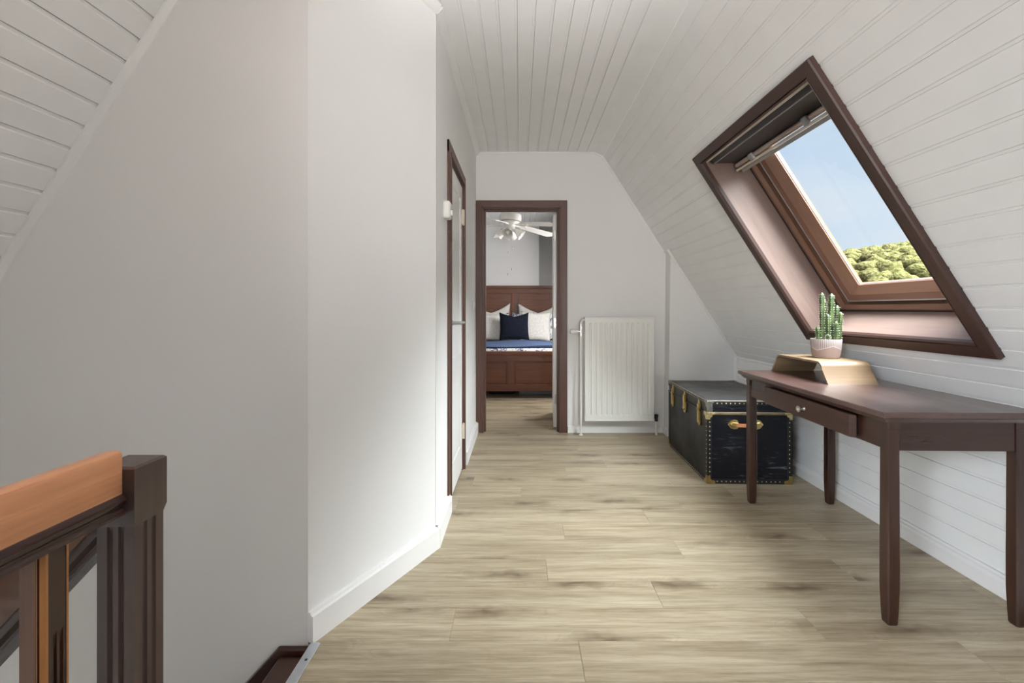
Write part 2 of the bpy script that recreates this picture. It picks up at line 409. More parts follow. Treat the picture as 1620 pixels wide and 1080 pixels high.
# ------------------------------------------------------------------ floor
fb = bm_new(); box(fb, -0.70, 2.1, YB, 8.7, -0.22, -0.012)
box(fb, -2.2, -0.70, 4.25, 8.7, -0.22, -0.012)
floor = struct(obj('floor', fb, M_deepbrown), 'pale oak laminate floor of long planks laid across the room')
joint = {}   # plank joints read from the photograph, by row start
for row, x in ((8, 0.20), (9, 1.05), (10, 0.545), (11, 0.118), (12, 0.75), (13, 0.224), (14, 0.69), (15, 0.93), (16, 0.01)): joint[row] = x
LP = 1.29; PW = 0.17
rng = random.Random(3)
for r in range(2, 50):
    y0 = 1.551+(r-9)*PW; y1 = y0+PW
    if y0 > 8.5: break
    xm, xM = -0.70, 1.93
    if y0 >= 1.54:
        xm = XE-0.02 if y0 < YC else XL-0.06
    if y0 > 4.2: xm, xM = -1.6, 1.6
    j = joint.get(r, rng.uniform(-0.5, 0.8))
    while j > xm: j -= LP
    x = j
    while x < xM-0.02:
        a, b_ = max(x, xm), min(x+LP, xM)
        if b_-a > 0.004:
            pb = bm_new(); cx, cy = (a+b_)/2, (y0+y1)/2
            hx, hy = (b_-a)/2-0.0003, PW/2-0.0003
            t = 0.0012
            vs = [pb.verts.new(p) for p in ((-hx, -hy, -0.012), (hx, -hy, -0.012), (hx, hy, -0.012), (-hx, hy, -0.012),
                  (-hx, -hy, -t), (hx, -hy, -t), (hx, hy, -t), (-hx, hy, -t), (-hx+t, -hy+t, 0), (hx-t, -hy+t, 0), (hx-t, hy-t, 0), (-hx+t, hy-t, 0))]
            for q in (0, 4):
                for i in range(4): pb.faces.new((vs[q+i], vs[q+(i+1) % 4], vs[q+4+(i+1) % 4], vs[q+4+i]))
            pb.faces.new(vs[8:12]); pb.faces.new(vs[3::-1])
            o = obj('plank', pb, M_floor, floor); o.location = (cx, cy, 0)
        x += LP

# ------------------------------------------------------------------ boarded ceilings
PITCH = 0.0875
PROF = ((0.0005, 0.012), (0.0005, 0.0012), (0.0016, 0.0), (0.0745, 0.0), (0.0775, 0.0026), (PITCH-0.0003, 0.0026), (PITCH-0.0003, 0.012))
PROF_DEEP = ((0.0010, 0.012), (0.0010, 0.0020), (0.0028, 0.0), (0.0735, 0.0), (0.0770, 0.0042), (PITCH-0.0003, 0.0042), (PITCH-0.0003, 0.012))
def clip_prof(a, b, pitch=PITCH):
    k = pitch/PITCH
    return [(min(max(s*k, a), b), w) for s, w in (PROF_DEEP if abs(pitch-PITCH) > 0.0005 else PROF)]
def board(parent, s0, f, y0, y1, a=0.0, b=None, pitch=PITCH):
    """one board along y; f maps (s, w) to (x, z)"""
    b = pitch if b is None else b
    if b-a < 0.004 or y1-y0 < 0.02: return
    bm = bm_new()
    prism(bm, [f(s0+s, w) for s, w in clip_prof(a, b, pitch)], 'y', y0, y1)
    bmesh.ops.remove_doubles(bm, verts=bm.verts, dist=1e-5)
    return obj('board', bm, M_board, parent)

# flat ceiling
cb = bm_new(); box(cb, -2.2, 0.80, YB, 8.7, CH+0.012, CH+0.10)
ceiling = struct(obj('ceiling', cb, M_deepbrown), 'white painted tongue and groove board ceiling above the passage')
P2 = 0.0895
i = 0
xs = -0.012-11*P2
while xs < 0.68:
    x1 = min(xs+P2, 0.683)
    ye = YF if xs > XL-0.06 else min(YF, YC+(xs-XL)*1.9)
    board(ceiling, xs, lambda s, w: (s, CH+w), YB, max(ye, 0.2), 0.0, x1-xs, P2)
    board(ceiling, xs, lambda s, w: (s, CH+w), 4.30, 8.6, 0.0, x1-xs, P2)
    xs += P2
bm = bm_new(); prism(bm, [(0.683, CH), (0.767, 2.53), (0.80, 2.56), (0.70, CH+0.03)], 'y', YB, 8.6)
obj('corner_board', bm, M_board, ceiling)

# right slope, with the hole of the roof window
HS0, HS1, HY0, HY1 = 0.625, 1.803, 1.722, 2.71
sb = bm_new()
def slab(y0, y1, s0, s1, w0=0.012, w1=0.055):
    prism(sb, [spt(s0, w0), spt(s1, w0), spt(s1, w1), spt(s0, w1)], 'y', y0, y1)
slab(YB, HY0-0.02, 0, 2.30); slab(HY1+0.02, 8.7, 0, 2.30); slab(HY0-0.02, HY1+0.02, 0, HS0-0.02); slab(HY0-0.02, HY1+0.02, HS1+0.02, 2.30)
ceiling_right = struct(obj('ceiling_right', sb, M_deepbrown), 'white boarded sloping ceiling around the roof window')
for k in range(25):
    s0 = k*PITCH; s1 = s0+PITCH
    ye = YF if spt(s0, 0)[0] < 1.32 else YN+0.01
    if s1 < HS0-0.01 or s0 > HS1+0.01: board(ceiling_right, s0, spt, YB, ye)
    else:
        board(ceiling_right, s0, spt, YB, HY0-0.012); board(ceiling_right, s0, spt, HY1+0.012, ye)
        if s0 < HS0-0.012: board(ceiling_right, s0, spt, HY0-0.012, HY1+0.012, 0, HS0-0.012-s0)
        if s1 > HS1+0.012: board(ceiling_right, s0, spt, HY0-0.012, HY1+0.012, HS1+0.012-s0, PITCH)

# left slope over the stairs
def lpt(s, w):     # s up the slope from (x=-2.60, z=-0.02)
    return (-2.585+0.538*s-0.843*w, -0.019+0.843*s+0.538*w)
lb = bm_new(); prism(lb, [lpt(-0.1, 0.012), lpt(3.12, 0.012), lpt(3.12, 0.06), lpt(-0.1, 0.06)], 'y', YB, YG+0.12)
ceiling_left = struct(obj('ceiling_left', lb, M_deepbrown), 'white boarded sloping ceiling above the stairs')
s = 0.02
while s < 3.05:
    board(ceiling_left, s, lpt, YB, YG+0.005, 0, None, 0.0863); s += 0.0863

# knee wall on the right
kb = bm_new(); box(kb, XK-0.004, XK+0.10, YB, 8.7, -0.2, 0.72)
wall_right = struct(obj('wall_right', kb, M_deepbrown), 'low white boarded knee wall behind the desk')
ztop = 0.685
for k in range(8):
    z1 = 0.166+k*0.0865
    board(wall_right, -z1-0.0865+0.0865, lambda s, w: (XK-0.016+w, -s), YB, YN+0.01, max(0.0, z1-0.712), None, 0.0865)

# ------------------------------------------------------------------ walls
wb = bm_new()
prism(wb, [(0.364, -0.05), (1.99, -0.05), (1.99, 0.72), (0.79, 2.60), (0.364, 2.60)], 'y', YF, YF+0.12)
prism(wb, [(-0.331, 2.056), (0.364, 2.056), (0.364, 2.60), (-0.331, 2.60)], 'y', YF, YF+0.12)
prism(wb, [(-2.2, -0.05), (-0.331, -0.05), (-0.331, 2.60), (-2.2, 2.60)], 'y', YF, YF+0.12)
struct(obj('wall_far', wb, M_wall), 'white papered end wall with the bedroom doorway and radiator')
wb = bm_new(); prism(wb, [(1.323, -0.05), (1.99, -0.05), (1.99, 0.72), spt(1.04, 0.02)], 'y', YN, YF)
struct(obj('wall_niche', wb, M_wall), 'slightly forward wall section behind the trunk')
# passage wall on the left with a door hole
DY0, DY1, DZ = 2.585, 3.215, 2.00
wb = bm_new()
box(wb, XL-0.10, XL, YC-0.004, DY0, -0.05, 2.60); box(wb, XL-0.10, XL, DY1, YF, -0.05, 2.60); box(wb, XL-0.10, XL, DY0, DY1, DZ, 2.60)
struct(obj('wall_left', wb, M_wall), 'white passage wall with the narrow white door')
wb = bm_new(); prism(wb, [(XL, YC), (XE, YG), (XE-0.10, YG+0.05), (XL-0.10, YC+0.06)], 'z', -0.05, 2.60)
struct(obj('wall_diagonal', wb, M_wall), 'angled white wall between the stairs and the passage')
wb = bm_new(); box(wb, -3.6, XE-0.0005, YG, YG+0.10, -2.7, 2.62)
struct(obj('wall_stair', wb, M_wall), 'grey shaded wall rising beside the staircase')
wb = bm_new(); box(wb, -3.6, 2.1, YB-0.1, YB, -2.7, 2.7); struct(obj('wall_back', wb, M_wall))
wb = bm_new(); box(wb, -3.7, -3.6, YB, YG+0.1, -2.7, 1.2); struct(obj('wall_stairwell', wb, M_wall))
wb = bm_new(); box(wb, -0.70, -0.60, YB, YG, -2.7, -0.221); struct(obj('wall_under_landing', wb, M_wall))
wb = bm_new(); box(wb, -3.6, -0.8, YB, YG, -2.8, -2.7); struct(obj('floor_lower', wb, M_floor))
# bedroom
wb = bm_new(); box(wb, -2.3, -2.2, YF, 8.7, -0.1, 2.65); struct(obj('wall_bedroom_left', wb, M_wall))
wb = bm_new(); box(wb, -2.2, 0.337, 7.93, 8.7, -0.1, 2.62); struct(obj('wall_bedroom_back', wb, M_wall), 'white bedroom wall above the headboard')
wb = bm_new(); box(wb, 0.30, 2.1, 8.45, 8.7, -0.1, 2.62); struct(obj('wall_bedroom_recess', wb, M_wall), 'shaded recess beside the bedroom wall')

# ------------------------------------------------------------------ baseboards
def baseboard(name, pts, h=0.09, t=0.018, side=1, z0=0.0, lab=None):
    """moulded board along the polyline pts (x, y); side: which side it stands out to"""
    bm = bm_new()
    for (xa, ya), (xb, yb) in zip(pts[:-1], pts[1:]):
        d = Vector((xb-xa, yb-ya)); L = d.length; d.normalize(); nn = Vector((d.y, -d.x))*side
        prof = [(0.0, 0.0), (t, 0.0), (t, h*0.90), (t*0.62, h*0.93), (t*0.55, h), (0, h)]
        M = Matrix(((d.x, nn.x, 0, xa), (d.y, nn.y, 0, ya), (0, 0, 1, z0), (0, 0, 0, 1)))
        prism(bm, prof, 'x', -0.002, L+0.002, M)
    return struct(obj(name, bm, M_base), lab)
baseboard('baseboard_diagonal', [(XE, YG), (XL, YC)], 0.10, 0.026)
baseboard('baseboard_left', [(XL, YC-0.012), (XL, 2.535)], 0.10, 0.024)
baseboard('baseboard_passage', [(XL, 3.30), (XL, YF-0.01)], 0.10, 0.022)
baseboard('baseboard_far', [(0.443, YF), (1.323, YF)], 0.062, 0.018)
baseboard('baseboard_step', [(1.323, YF), (1.323, YN)], 0.062, 0.014)
baseboard('baseboard_niche', [(1.323, YN), (1.90, YN)], 0.062, 0.014)
bm = bm_new(); prism(bm, [(1.888, 0), (XK, 0), (XK, 0.078), (1.917, 0.078), (1.913, 0.070), (1.902, 0.066), (1.895, 0.058), (1.888, 0.054)], 'y', YB, YN)
struct(obj('baseboard_right', bm, M_base), 'white skirting along the boarded knee wall')

# ------------------------------------------------------------------ coving / trims
def trim(name, a, b, u, v, r=0.018, lab=None):
    """small cove strip from a to b; u and v the two wall directions"""
    a, b, u, v = map(Vector, (a, b, u, v)); u.normalize(); v.normalize()
    ring = [(0, 0), (1, 0), (0.9, 0.3), (0.6, 0.6), (0.3, 0.9), (0, 1)]
    bm = bm_new(); sweep(bm, [[p+u*r*x+v*r*y for x, y in ring] for p in (a, b)])
    return struct(obj(name, bm, M_trim), lab)
trim('trim_1', (XL, YF, CH), (0.69, YF, CH), (0, -1, 0), (0, 0, -1), 0.014)
trim('trim_2', (0.683, YF, CH), (0.767, YF, 2.53), (0, -1, 0), (-0.44, 0, -0.9), 0.014)
trim('trim_3', (0.767, YF, 2.53), (1.319, YF, sx_(0)*0+2.53-0.552*SL), (0, -1, 0), (-0.843, 0, -0.538), 0.018)
a = spt(1.03, 0); b = spt(2.175, 0)
trim('trim_4', (a[0], YN, a[1]), (b[0], YN, b[1]), (0, -1, 0), (-0.843, 0, -0.538), 0.016)
trim('trim_5', (XK-0.012, YN, 0.06), (XK-0.012, YN, 0.70), (0, -1, 0), (-1, 0, 0), 0.022)
trim('trim_6', (XL, YC, CH), (XL, YF, CH), (1, 0, 0), (0, 0, -1), 0.035)
dd = Vector((XE-XL, YG-YC)).normalized()
trim('trim_7', (XL, YC, CH), (XE, YG, CH), (-dd.y, dd.x, 0), (0, 0, -1), 0.035)
a = lpt(0, 0); b = lpt(3.02, 0)
trim('trim_8', (a[0], YG, a[1]), (b[0], YG, b[1]), (0, -1, 0), (0.843, 0, -0.538), 0.022, 'white strip where the boarded slope meets the stair wall')

# ------------------------------------------------------------------ door_2: bedroom doorway, brown frame and white open leaf
d2 = sempty('door_2', 'dark brown framed bedroom doorway with its white leaf standing open', (0.0165, YF, 0))
cx = 0.0165; oi_, oo = 0.3475, 0.4205
bm = bm_new()
def casing_profile_vert(bm, sgn, x_in, x_out, z1, y0=-0.018, y1=0.0):
    a, b = sorted((sgn*x_in, sgn*x_out)); box(bm, a, b, y0, y1, 0, z1, bev=0.003)
    a, b = sorted((sgn*x_in, sgn*(x_in+0.016))); box(bm, a, b, y0-0.007, y0+0.004, 0, z1-(x_out-x_in)+0.016, bev=0.002)
for sg, nm in ((-1, 'casing'), (1, 'casing')):
    bm = bm_new(); casing_profile_vert(bm, sg, oi_, oo-(0.004 if sg < 0 else 0), 2.127); obj(nm, bm, M_case['z'], d2)
bm = bm_new(); box(bm, -oo+0.004, oo, -0.0175, 0, 2.056, 2.127, bev=0.003); box(bm, -oi_-0.016, oi_+0.016, -0.025, -0.014, 2.056, 2.072, bev=0.002)
obj('casing', bm, M_case['x'], d2)
for sg in (-1, 1):
    bm = bm_new(); a, b = sorted((sg*(oi_-0.004), sg*oi_)); box(bm, a, b, 0, 0.12, 0, 2.056)
    a, b = sorted((sg*(oi_-0.018), sg*oi_)); box(bm, a, b, 0.02, 0.075, 0, 2.050, bev=0.002); obj('jamb', bm, M_case['z'], d2)
bm = bm_new(); box(bm, -oi_, oi_, 0, 0.12, 2.050, 2.056); box(bm, -oi_, oi_, 0.02, 0.075, 2.036, 2.054, bev=0.002); obj('jamb', bm, M_case['x'], d2)
bm = bm_new(); Mh = T(0.343, 0.135, 0) @ RZ(R(86.5))
box(bm, 0.0, 0.66, 0.0, 0.04, 0.012, 2.03, bev=0.002, M=Mh)
for z0_, z1_ in ((0.14, 0.92), (1.06, 1.90)):
    box(bm, 0.11, 0.55, -0.004, 0.044, z0_, z1_, bev=0.003, M=Mh)
leaf = obj('door_leaf', bm, M_door, d2)
for z in (0.28, 1.0, 1.83):
    bm = bm_new(); tube(bm, [(0.338, 0.128, z-0.05), (0.338, 0.128, z+0.05)], 0.007, 10)
    box(bm, 0.312, 0.336, 0.130, 0.1325, z-0.045, z+0.045); obj('hinge', bm, M_steel, d2, smooth=40)
bm = bm_new()
for z in (0.95, 1.06): box(bm, 0.61, 0.63, -0.05, 0.0, z, z+0.02, M=Mh)
box(bm, 0.585, 0.625, -0.006, 0.046, 0.92, 1.12, bev=0.002, M=Mh); obj('latch_plate', bm, M_grey, leaf)

# ------------------------------------------------------------------ door_1: narrow white panel door in the passage wall
d1 = sempty('door_1', 'narrow white two panel door in the passage wall, with lever handle', (XL, 2.9, 0))
y0, y1 = DY0-2.9, DY1-2.9
for a, b in ((y0-0.072, y0), (y1, y1+0.072)):
    bm = bm_new(); box(bm, 0, 0.012, a, b, 0, DZ+0.07, bev=0.002)
    c = b-0.016 if a < 0 else a
    box(bm, 0.008, 0.018, c, c+0.016, 0, DZ+0.016, bev=0.002); obj('casing', bm, M_case['z'], d1)
bm = bm_new(); box(bm, 0, 0.0118, y0-0.072, y1+0.072, DZ, DZ+0.07, bev=0.002); box(bm, 0.008, 0.0175, y0, y1, DZ, DZ+0.016, bev=0.002); obj('casing', bm, M_case['y'], d1)
for a, b in ((y0, y0+0.012), (y1-0.012, y1)):
    boxo('jamb', M_case['z'], d1, -0.10, 0.001, a, b, 0, DZ)
boxo('jamb', M_case['y'], d1, -0.10, 0.001, y0, y1, DZ-0.012, DZ)
bm = bm_new(); X0, X1 = -0.042, -0.004
ya, yb, ym = y0+0.014, y1-0.014, 0.0
box(bm, X0, X1-0.010, ya, yb, 0.012, DZ-0.014)
st = 0.085
for (a, b, c, d) in ((ya, ya+st, 0.012, DZ-0.014), (yb-st, yb, 0.012, DZ-0.014)): box(bm, X0, X1, a, b, c, d, bev=0.0015)
for (c, d) in ((0.012, 0.19), (0.66, 0.83), (DZ-0.11, DZ-0.014)): box(bm, X0, X1-0.0004, ya+st-0.002, yb-st+0.002, c, d, bev=0.0015)
dleaf = obj('door_leaf', bm, M_door, d1)
for c, d in ((0.19, 0.66), (0.83, DZ-0.11)):
    bm = bm_new(); b = bmesh.new()
    A = [(X1-0.010, ya+st+0.004, c+0.004), (X1-0.010, yb-st-0.004, c+0.004), (X1-0.010, yb-st-0.004, d-0.004), (X1-0.010, ya+st+0.004, d-0.004)]
    q = 0.03; B = [(X1-0.003, ya+st+q, c+q), (X1-0.003, yb-st-q, c+q), (X1-0.003, yb-st-q, d-q), (X1-0.003, ya+st+q, d-q)]
    sweep(bm, [A, B]); obj('panel', bm, M_door, dleaf); b.free()
bm = bm_new()
ph = ya+0.042
box(bm, X1, X1+0.007, ph-0.02, ph+0.02, 0.95, 1.13, bev=0.002)
tube(bm, [(X1+0.004, ph, 1.05), (0.05, ph, 1.05), (0.058, ph+0.006, 1.05), (0.062, ph+0.02, 1.05), (0.062, ph+0.115, 1.05)], [0.010, 0.009, 0.010, 0.010, 0.009], 12)
lathe(bm, [(0.018, 0), (0.018, 0.006), (0.012, 0.012)], 16, T(X1+0.006, ph, 1.05) @ RY(R(90)))
h_ = obj('door_handle', bm, M_dark and M_grey, dleaf, smooth=40); h_['label'] = 'dark metal lever handle'
for z in (0.22, 1.72):
    bm = bm_new(); tube(bm, [(0.006, yb+0.004, z), (0.006, yb+0.004, z+0.11)], 0.008, 10)
    box(bm, -0.004, 0.004, yb-0.022, yb+0.01, z+0.005, z+0.105); obj('hinge', bm, M_cream, d1, smooth=40)

# ------------------------------------------------------------------ window_1: roof window
uo = HY0+(HY1-HY0)/2; so = (HS0+HS1)/2
ox, oz = spt(so, 0)
w1 = sempty('window_1', 'brown wooden roof window in the white boarded slope')
w1.matrix_world = Matrix(((0, -D.x, N.x, ox), (1, 0, 0, uo), (0, -D.z, N.z, oz), (0, 0, 0, 1)))
w1.rotation_mode = 'XYZ'
hu, hv = (HY1-HY0)/2, (HS1-HS0)/2
def frame_members(name, u_in, v_in, width, prof, mats, parent, wb=None, wt=None):
    """four mitred members around an opening; prof: (outward 0..1 * width, n) section points"""
    wb = width if wb is None else wb; wt = width if wt is None else wt
    out = []
    def ring(cu, cv, du, dv):
        return [(cu+du*p, cv+dv*p, n_) for p, n_ in prof]
    cor = {(-1, -1): (-u_in, -v_in, -width, -wb), (1, -1): (u_in, -v_in, width, -wb), (1, 1): (u_in, v_in, width, wt), (-1, 1): (-u_in, v_in, -width, wt)}
    for k, (c0, c1) in enumerate((((-1, -1), (1, -1)), ((1, -1), (1, 1)), ((1, 1), (-1, 1)), ((-1, 1), (-1, -1)))):
        bm = bm_new(); sweep(bm, [ring(*cor[c0]), ring(*cor[c1])])
        out.append(obj(name, bm, mats['x' if k % 2 == 0 else 'y'], parent))
    return out
# casing on the boards
frame_members('casing', hu, hv, 0.063, [(0, 0.004), (0, -0.014), (0.10, -0.024), (0.16, -0.016), (0.20, -0.024), (0.94, -0.026), (1.0, -0.020), (1.0, 0.002)], M_wcase, w1)
# lining boards
frame_members('lining', hu+0.006, hv+0.006, 0.016, [(0, 0.0), (0, 0.215), (1, 0.215), (1, 0.0)], M_win, w1)
# fixed frame
frame_members('outer_frame', hu-0.040, hv-0.028, 0.075, [(0, 0.225), (0, 0.31), (1, 0.31), (1, 0.212), (0.30, 0.212)], M_sash, w1, wb=0.06, wt=0.06)
# rubber seal line between lining and frame
frame_members('seal', hu-0.002, hv-0.002, 0.010, [(0, 0.2085), (0, 0.2125), (1, 0.2125), (1, 0.2085)], {'x': M_deepbrown, 'y': M_deepbrown}, w1)
# aluminium track and sash
frame_members('sash_track', hu-0.074, hv-0.052, 0.030, [(0, 0.262), (0, 0.30), (1, 0.30), (1, 0.262)], {'x': M_track, 'y': M_track}, w1)
sash_in_u, sash_in_v = hu-0.165, hv-0.130
sash = frame_members('sash', sash_in_u, sash_in_v, 0.091, [(0, 0.285), (0, 0.270), (0.35, 0.243), (0.50, 0.232), (1.0, 0.232), (1.0, 0.298), (0, 0.298)], M_sash, w1, wb=0.080, wt=0.080)
frame_members('glazing_bead', sash_in_u-0.002, sash_in_v-0.002, 0.007, [(0, 0.279), (0, 0.284), (1, 0.284), (1, 0.270)], {'x': M_bead, 'y': M_bead}, w1)
frame_members('sash_edge', sash_in_u+0.086, sash_in_v+0.076, 0.006, [(0, 0.228), (0, 0.234), (1, 0.234), (1, 0.228)], {'x': M_alu, 'y': M_alu}, w1)
boxo('glass_pane', M_glass, w1, -sash_in_u-0.01, sash_in_u+0.01, -sash_in_v-0.01, sash_in_v+0.01, 0.285, 0.289)
# ventilation / blind head at the top
L = hu-0.03
bm = bm_new()
prism(bm, [(hv-0.004, 0.02), (hv-0.004, 0.20), (hv-0.115, 0.20), (hv-0.115, 0.155), (hv-0.075, 0.10), (hv-0.03, 0.02)], 'x', -L, L)
head = obj('ventilation_box', bm, plain('dark_ventilation_box', (0.030, 0.026, 0.028), 0.4), w1)
boxo('strip', M_cream, w1, -L-0.02, L+0.02, hv-0.010, hv+0.001, 0.004, 0.012)  # cream bar put in as the highlight along the lining's top edge
boxo('strip', M_grey, w1, -L, L, hv-0.040, hv-0.035, 0.028, 0.034)
bm = bm_new(); tube(bm, [(-L, hv-0.118, 0.135), (L, hv-0.118, 0.135)], 0.013, 12); obj('blind_roller', bm, plain('beige_roller', (0.42, 0.33, 0.28), 0.5), w1, smooth=40)
bm = bm_new(); box(bm, -L, L, hv-0.150, hv-0.136, 0.112, 0.140, bev=0.003); obj('pull_bar', bm, M_cream, w1)
bm = bm_new(); box(bm, -L+0.02, L-0.01, hv-0.172, hv-0.152, 0.135, 0.225, bev=0.003); obj('blind_rail', bm, plain('grey_blind_rail', (0.34, 0.33, 0.32), 0.45, 0.3), w1)
for u in (0.27, -0.20):
    bm = bm_new(); box(bm, u-0.018, u+0.018, hv-0.142, hv-0.100, 0.108, 0.124, bev=0.004); obj('clip', bm, M_grey, w1)
for u, v, r_ in ((hu-0.012, -hv+0.055, 0.007), (hu-0.010, -hv+0.016, 0.005)):
    bm = bm_new(); lathe(bm, [(r_, 0), (r_, -0.003), (r_*0.6, -0.004)], 14, T(u, v, 0.214)); obj('screw', bm, M_steel, w1)

# ------------------------------------------------------------------ outside: meadow and wooded hill
bm = bm_new(); box(bm, 3.2, 260, -140, 260, -6.2, -6.0)
struct(obj('ground', bm, M_grass), 'meadow below the house')
hb = bm_new(); NXh, NYh = 36, 48
def hill(x, y):
    r = math.hypot(x-90, (y-95)*0.62)
    return -6+19.5*max(0, math.cos(min(r/95, 1)*PI/2))**1.2
grid = [[hb.verts.new((30+i*4.2, -20+j*4.8, hill(30+i*4.2, -20+j*4.8)-1.0)) for j in range(NYh)] for i in range(NXh)]
for i in range(NXh-1):
    for j in range(NYh-1): hb.faces.new((grid[i][j], grid[i+1][j], grid[i+1][j+1], grid[i][j+1]))
struct(obj('hill', hb, M_grass, smooth=True), 'wooded hill beyond the roof window')
fbm = bm_new(); ico = bmesh.new(); bmesh.ops.create_icosphere(ico, subdivisions=2, radius=1.0)
iv = [v.co.copy() for v in ico.verts]; ifc = [[v.index for v in f.verts] for f in ico.faces]; ico.free()
rg = random.Random(11)
for k in range(2600):
    x = rg.uniform(36, 120); y = rg.uniform(20, 150); z = hill(x, y)
    rr = rg.uniform(0.7, 1.45)
    if z < -4: continue
    ph = [rg.uniform(0, 6.3) for _ in range(3)]
    vv = []
    for c in iv:
        q = 1+0.14*math.sin(5*c.x+ph[0])*math.sin(5*c.y+ph[1])+0.12*math.sin(8*c.z+ph[2])
        q *= rg.uniform(0.88, 1.12)
        vv.append(fbm.verts.new((x+c.x*rr*q, y+c.y*rr*q, z+0.2+c.z*rr*0.9*q)))
    for f in ifc: fbm.faces.new([vv[i] for i in f])
forest = obj('forest_canopy', fbm, M_canopy, smooth=True, fix=False)
forest['kind'] = 'stuff'; forest['label'] = 'sunlit green tree canopy on the hill outside the roof window'; forest['category'] = 'trees'

# ------------------------------------------------------------------ staircase and landing edge
stair = thing('staircase', 'dark brown wooden staircase going down along the grey wall', 'stairs', (-0.70, 1.2, 0))
bm = bm_new(); box(bm, -0.105, -0.002, -0.285, 0.326, -0.068, -0.030, bev=0.008, seg=2); obj('landing_nosing', bm, M_mah['y'], stair)
for k in range(1, 9):
    bm = bm_new(); x0 = -0.105-0.187*k; box(bm, x0, x0+0.215, -0.285, 0.318, -0.03-0.2*k-0.035, -0.03-0.2*k, bev=0.006); obj('tread', bm, M_mah['y'], stair)
    bm = bm_new(); box(bm, x0+0.187, x0+0.202, -0.285, 0.318, -0.03-0.2*k, -0.03-0.2*(k-1)-0.036); obj('riser', bm, M_mah['y'], stair)
bm = bm_new(); tn = math.tan(R(47))
prism(bm, [(-0.003, -0.013), (-0.116, -0.013), (-1.75, -0.013-1.634*tn), (-1.75, -0.36-1.634*tn), (-0.003, -0.36)], 'y', 0.327, 0.349, bev=0.003)
obj('stringer', bm, M_mah['x'], stair)
bm = bm_new()
box(bm, -0.70, -0.672, 0.30, YG-0.012, 0.001, 0.005, bev=0.0015)
box(bm, -0.706, -0.700, 0.30, YG-0.012, -0.028, 0.005, bev=0.001)
for q in range(6): box(bm, -0.698+q*0.0035, -0.6965+q*0.0035, 0.30, YG-0.012, 0.0045, 0.0062)
tr9 = struct(obj('trim_9', bm, M_alu), 'ribbed aluminium edge strip at the top of the stairs')
for y in (1.46, 1.12, 0.78):
    bm = bm_new(); lathe(bm, [(0.0045, 0), (0.004, 0.002), (0.001, 0.0028)], 12, T(-0.685, y, 0.0058)); obj('screw', bm, M_dark, tr9)

# ------------------------------------------------------------------ balustrade
bal = thing('balustrade', 'dark wood newel post with orange worn handrail and fluted baluster at the stairs', 'railing', (-0.737, 0.864, 0))
def fluted_post(h, hx, hy, shoulder, z0, gx, flutes, mat, name, tip=0.03, bottom=0.0):
    """square post with a wider head, chamfered shoulder and two flutes per face cut as real grooves"""
    bm = bm_new()
    def ring(ax, ay, z, fl):
        pts = []
        # walk the four faces counter clockwise, each with two grooves of depth fl
        for (cx_, cy_, dx, dy, half, off) in ((0, -ay, 1, 0, ax, 0), (ax, 0, 0, 1, ay, 0), (0, ay, -1, 0, ax, 0), (-ax, 0, 0, -1, ay, 0)):
            nx, ny = (dy, -dx)
            pts.append((cx_-dx*half, cy_-dy*half, z))
            for g in (-gx, gx):
                w_ = 0.0052*flutes*(half/0.033)
                for t, dp in ((-1, 0), (-0.6, 0.75), (0, 1), (0.6, 0.75), (1, 0)):
                    q = g*half+t*w_
                    pts.append((cx_+dx*q-nx*fl*dp, cy_+dy*q-ny*fl*dp, z))
        return pts
    c = 0.004
    sections = [ring(hx-c, hy-c, bottom, 0.005), ring(hx-c, hy-c, shoulder-tip-0.025, 0.005), ring(hx-c, hy-c, shoulder-tip-0.004, 0.003), ring(hx-c, hy-c, shoulder-tip+0.006, 0.0),
                ring(hx-c, hy-c, shoulder-0.002, 0.0), ring(hx, hy, shoulder+0.014, 0.0), ring(hx, hy, h-0.004, 0.0), ring(hx-0.004, hy-0.004, h, 0.0)]
    sweep(bm, sections)
    return bm
bm = fluted_post(0.843, 0.038, 0.038, 0.735, 0, 0.30, 1.0, None, 'newel', tip=-0.004, bottom=-0.30)
obj('newel_post', bm, M_newel, bal, smooth=25)
# level handrail towards the viewer (along -y)
y_end = -0.040; y_far = -1.35
def rail_parts(bm_top, bm_mould, f):
    """f maps section (x, z) and position t (0/1) to 3D"""
    top = [(-0.0175, 0.0), (0.0175, 0.0), (0.0175, 0.071), (0.0150, 0.0765), (0.010, 0.079), (-0.010, 0.079), (-0.0150, 0.0765), (-0.0175, 0.071)]
    mo = [(-0.0225, -0.036), (0.0225, -0.036), (0.0225, -0.031), (0.0195, -0.029), (0.0185, -0.024), (0.0200, -0.020), (0.0240, -0.016), (0.0248, -0.010), (0.0240, -0.004), (0.0200, 0.001),
          (-0.0200, 0.001), (-0.0240, -0.004), (-0.0248, -0.010), (-0.0240, -0.016), (-0.0200, -0.020), (-0.0185, -0.024), (-0.0195, -0.029), (-0.0225, -0.031)]
    sweep(bm_top, [[f(x, z, t) for x, z in top] for t in (0, 1)])
    sweep(bm_mould, [[f(x, z, t) for x, z in mo] for t in (0, 1)])
b1, b2 = bm_new(), bm_new()
ZR = 0.795
rail_parts(b1, b2, lambda x, z, t: (x, y_end+(y_far-y_end)*t, ZR+z))
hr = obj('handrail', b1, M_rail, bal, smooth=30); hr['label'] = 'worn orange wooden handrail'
obj('rail_moulding', b2, wood('rail_moulding_wood', (0.016, 0.008, 0.007), (0.036, 0.018, 0.015), (0.058, 0.030, 0.024), 'y', 0.20), hr, smooth=50)
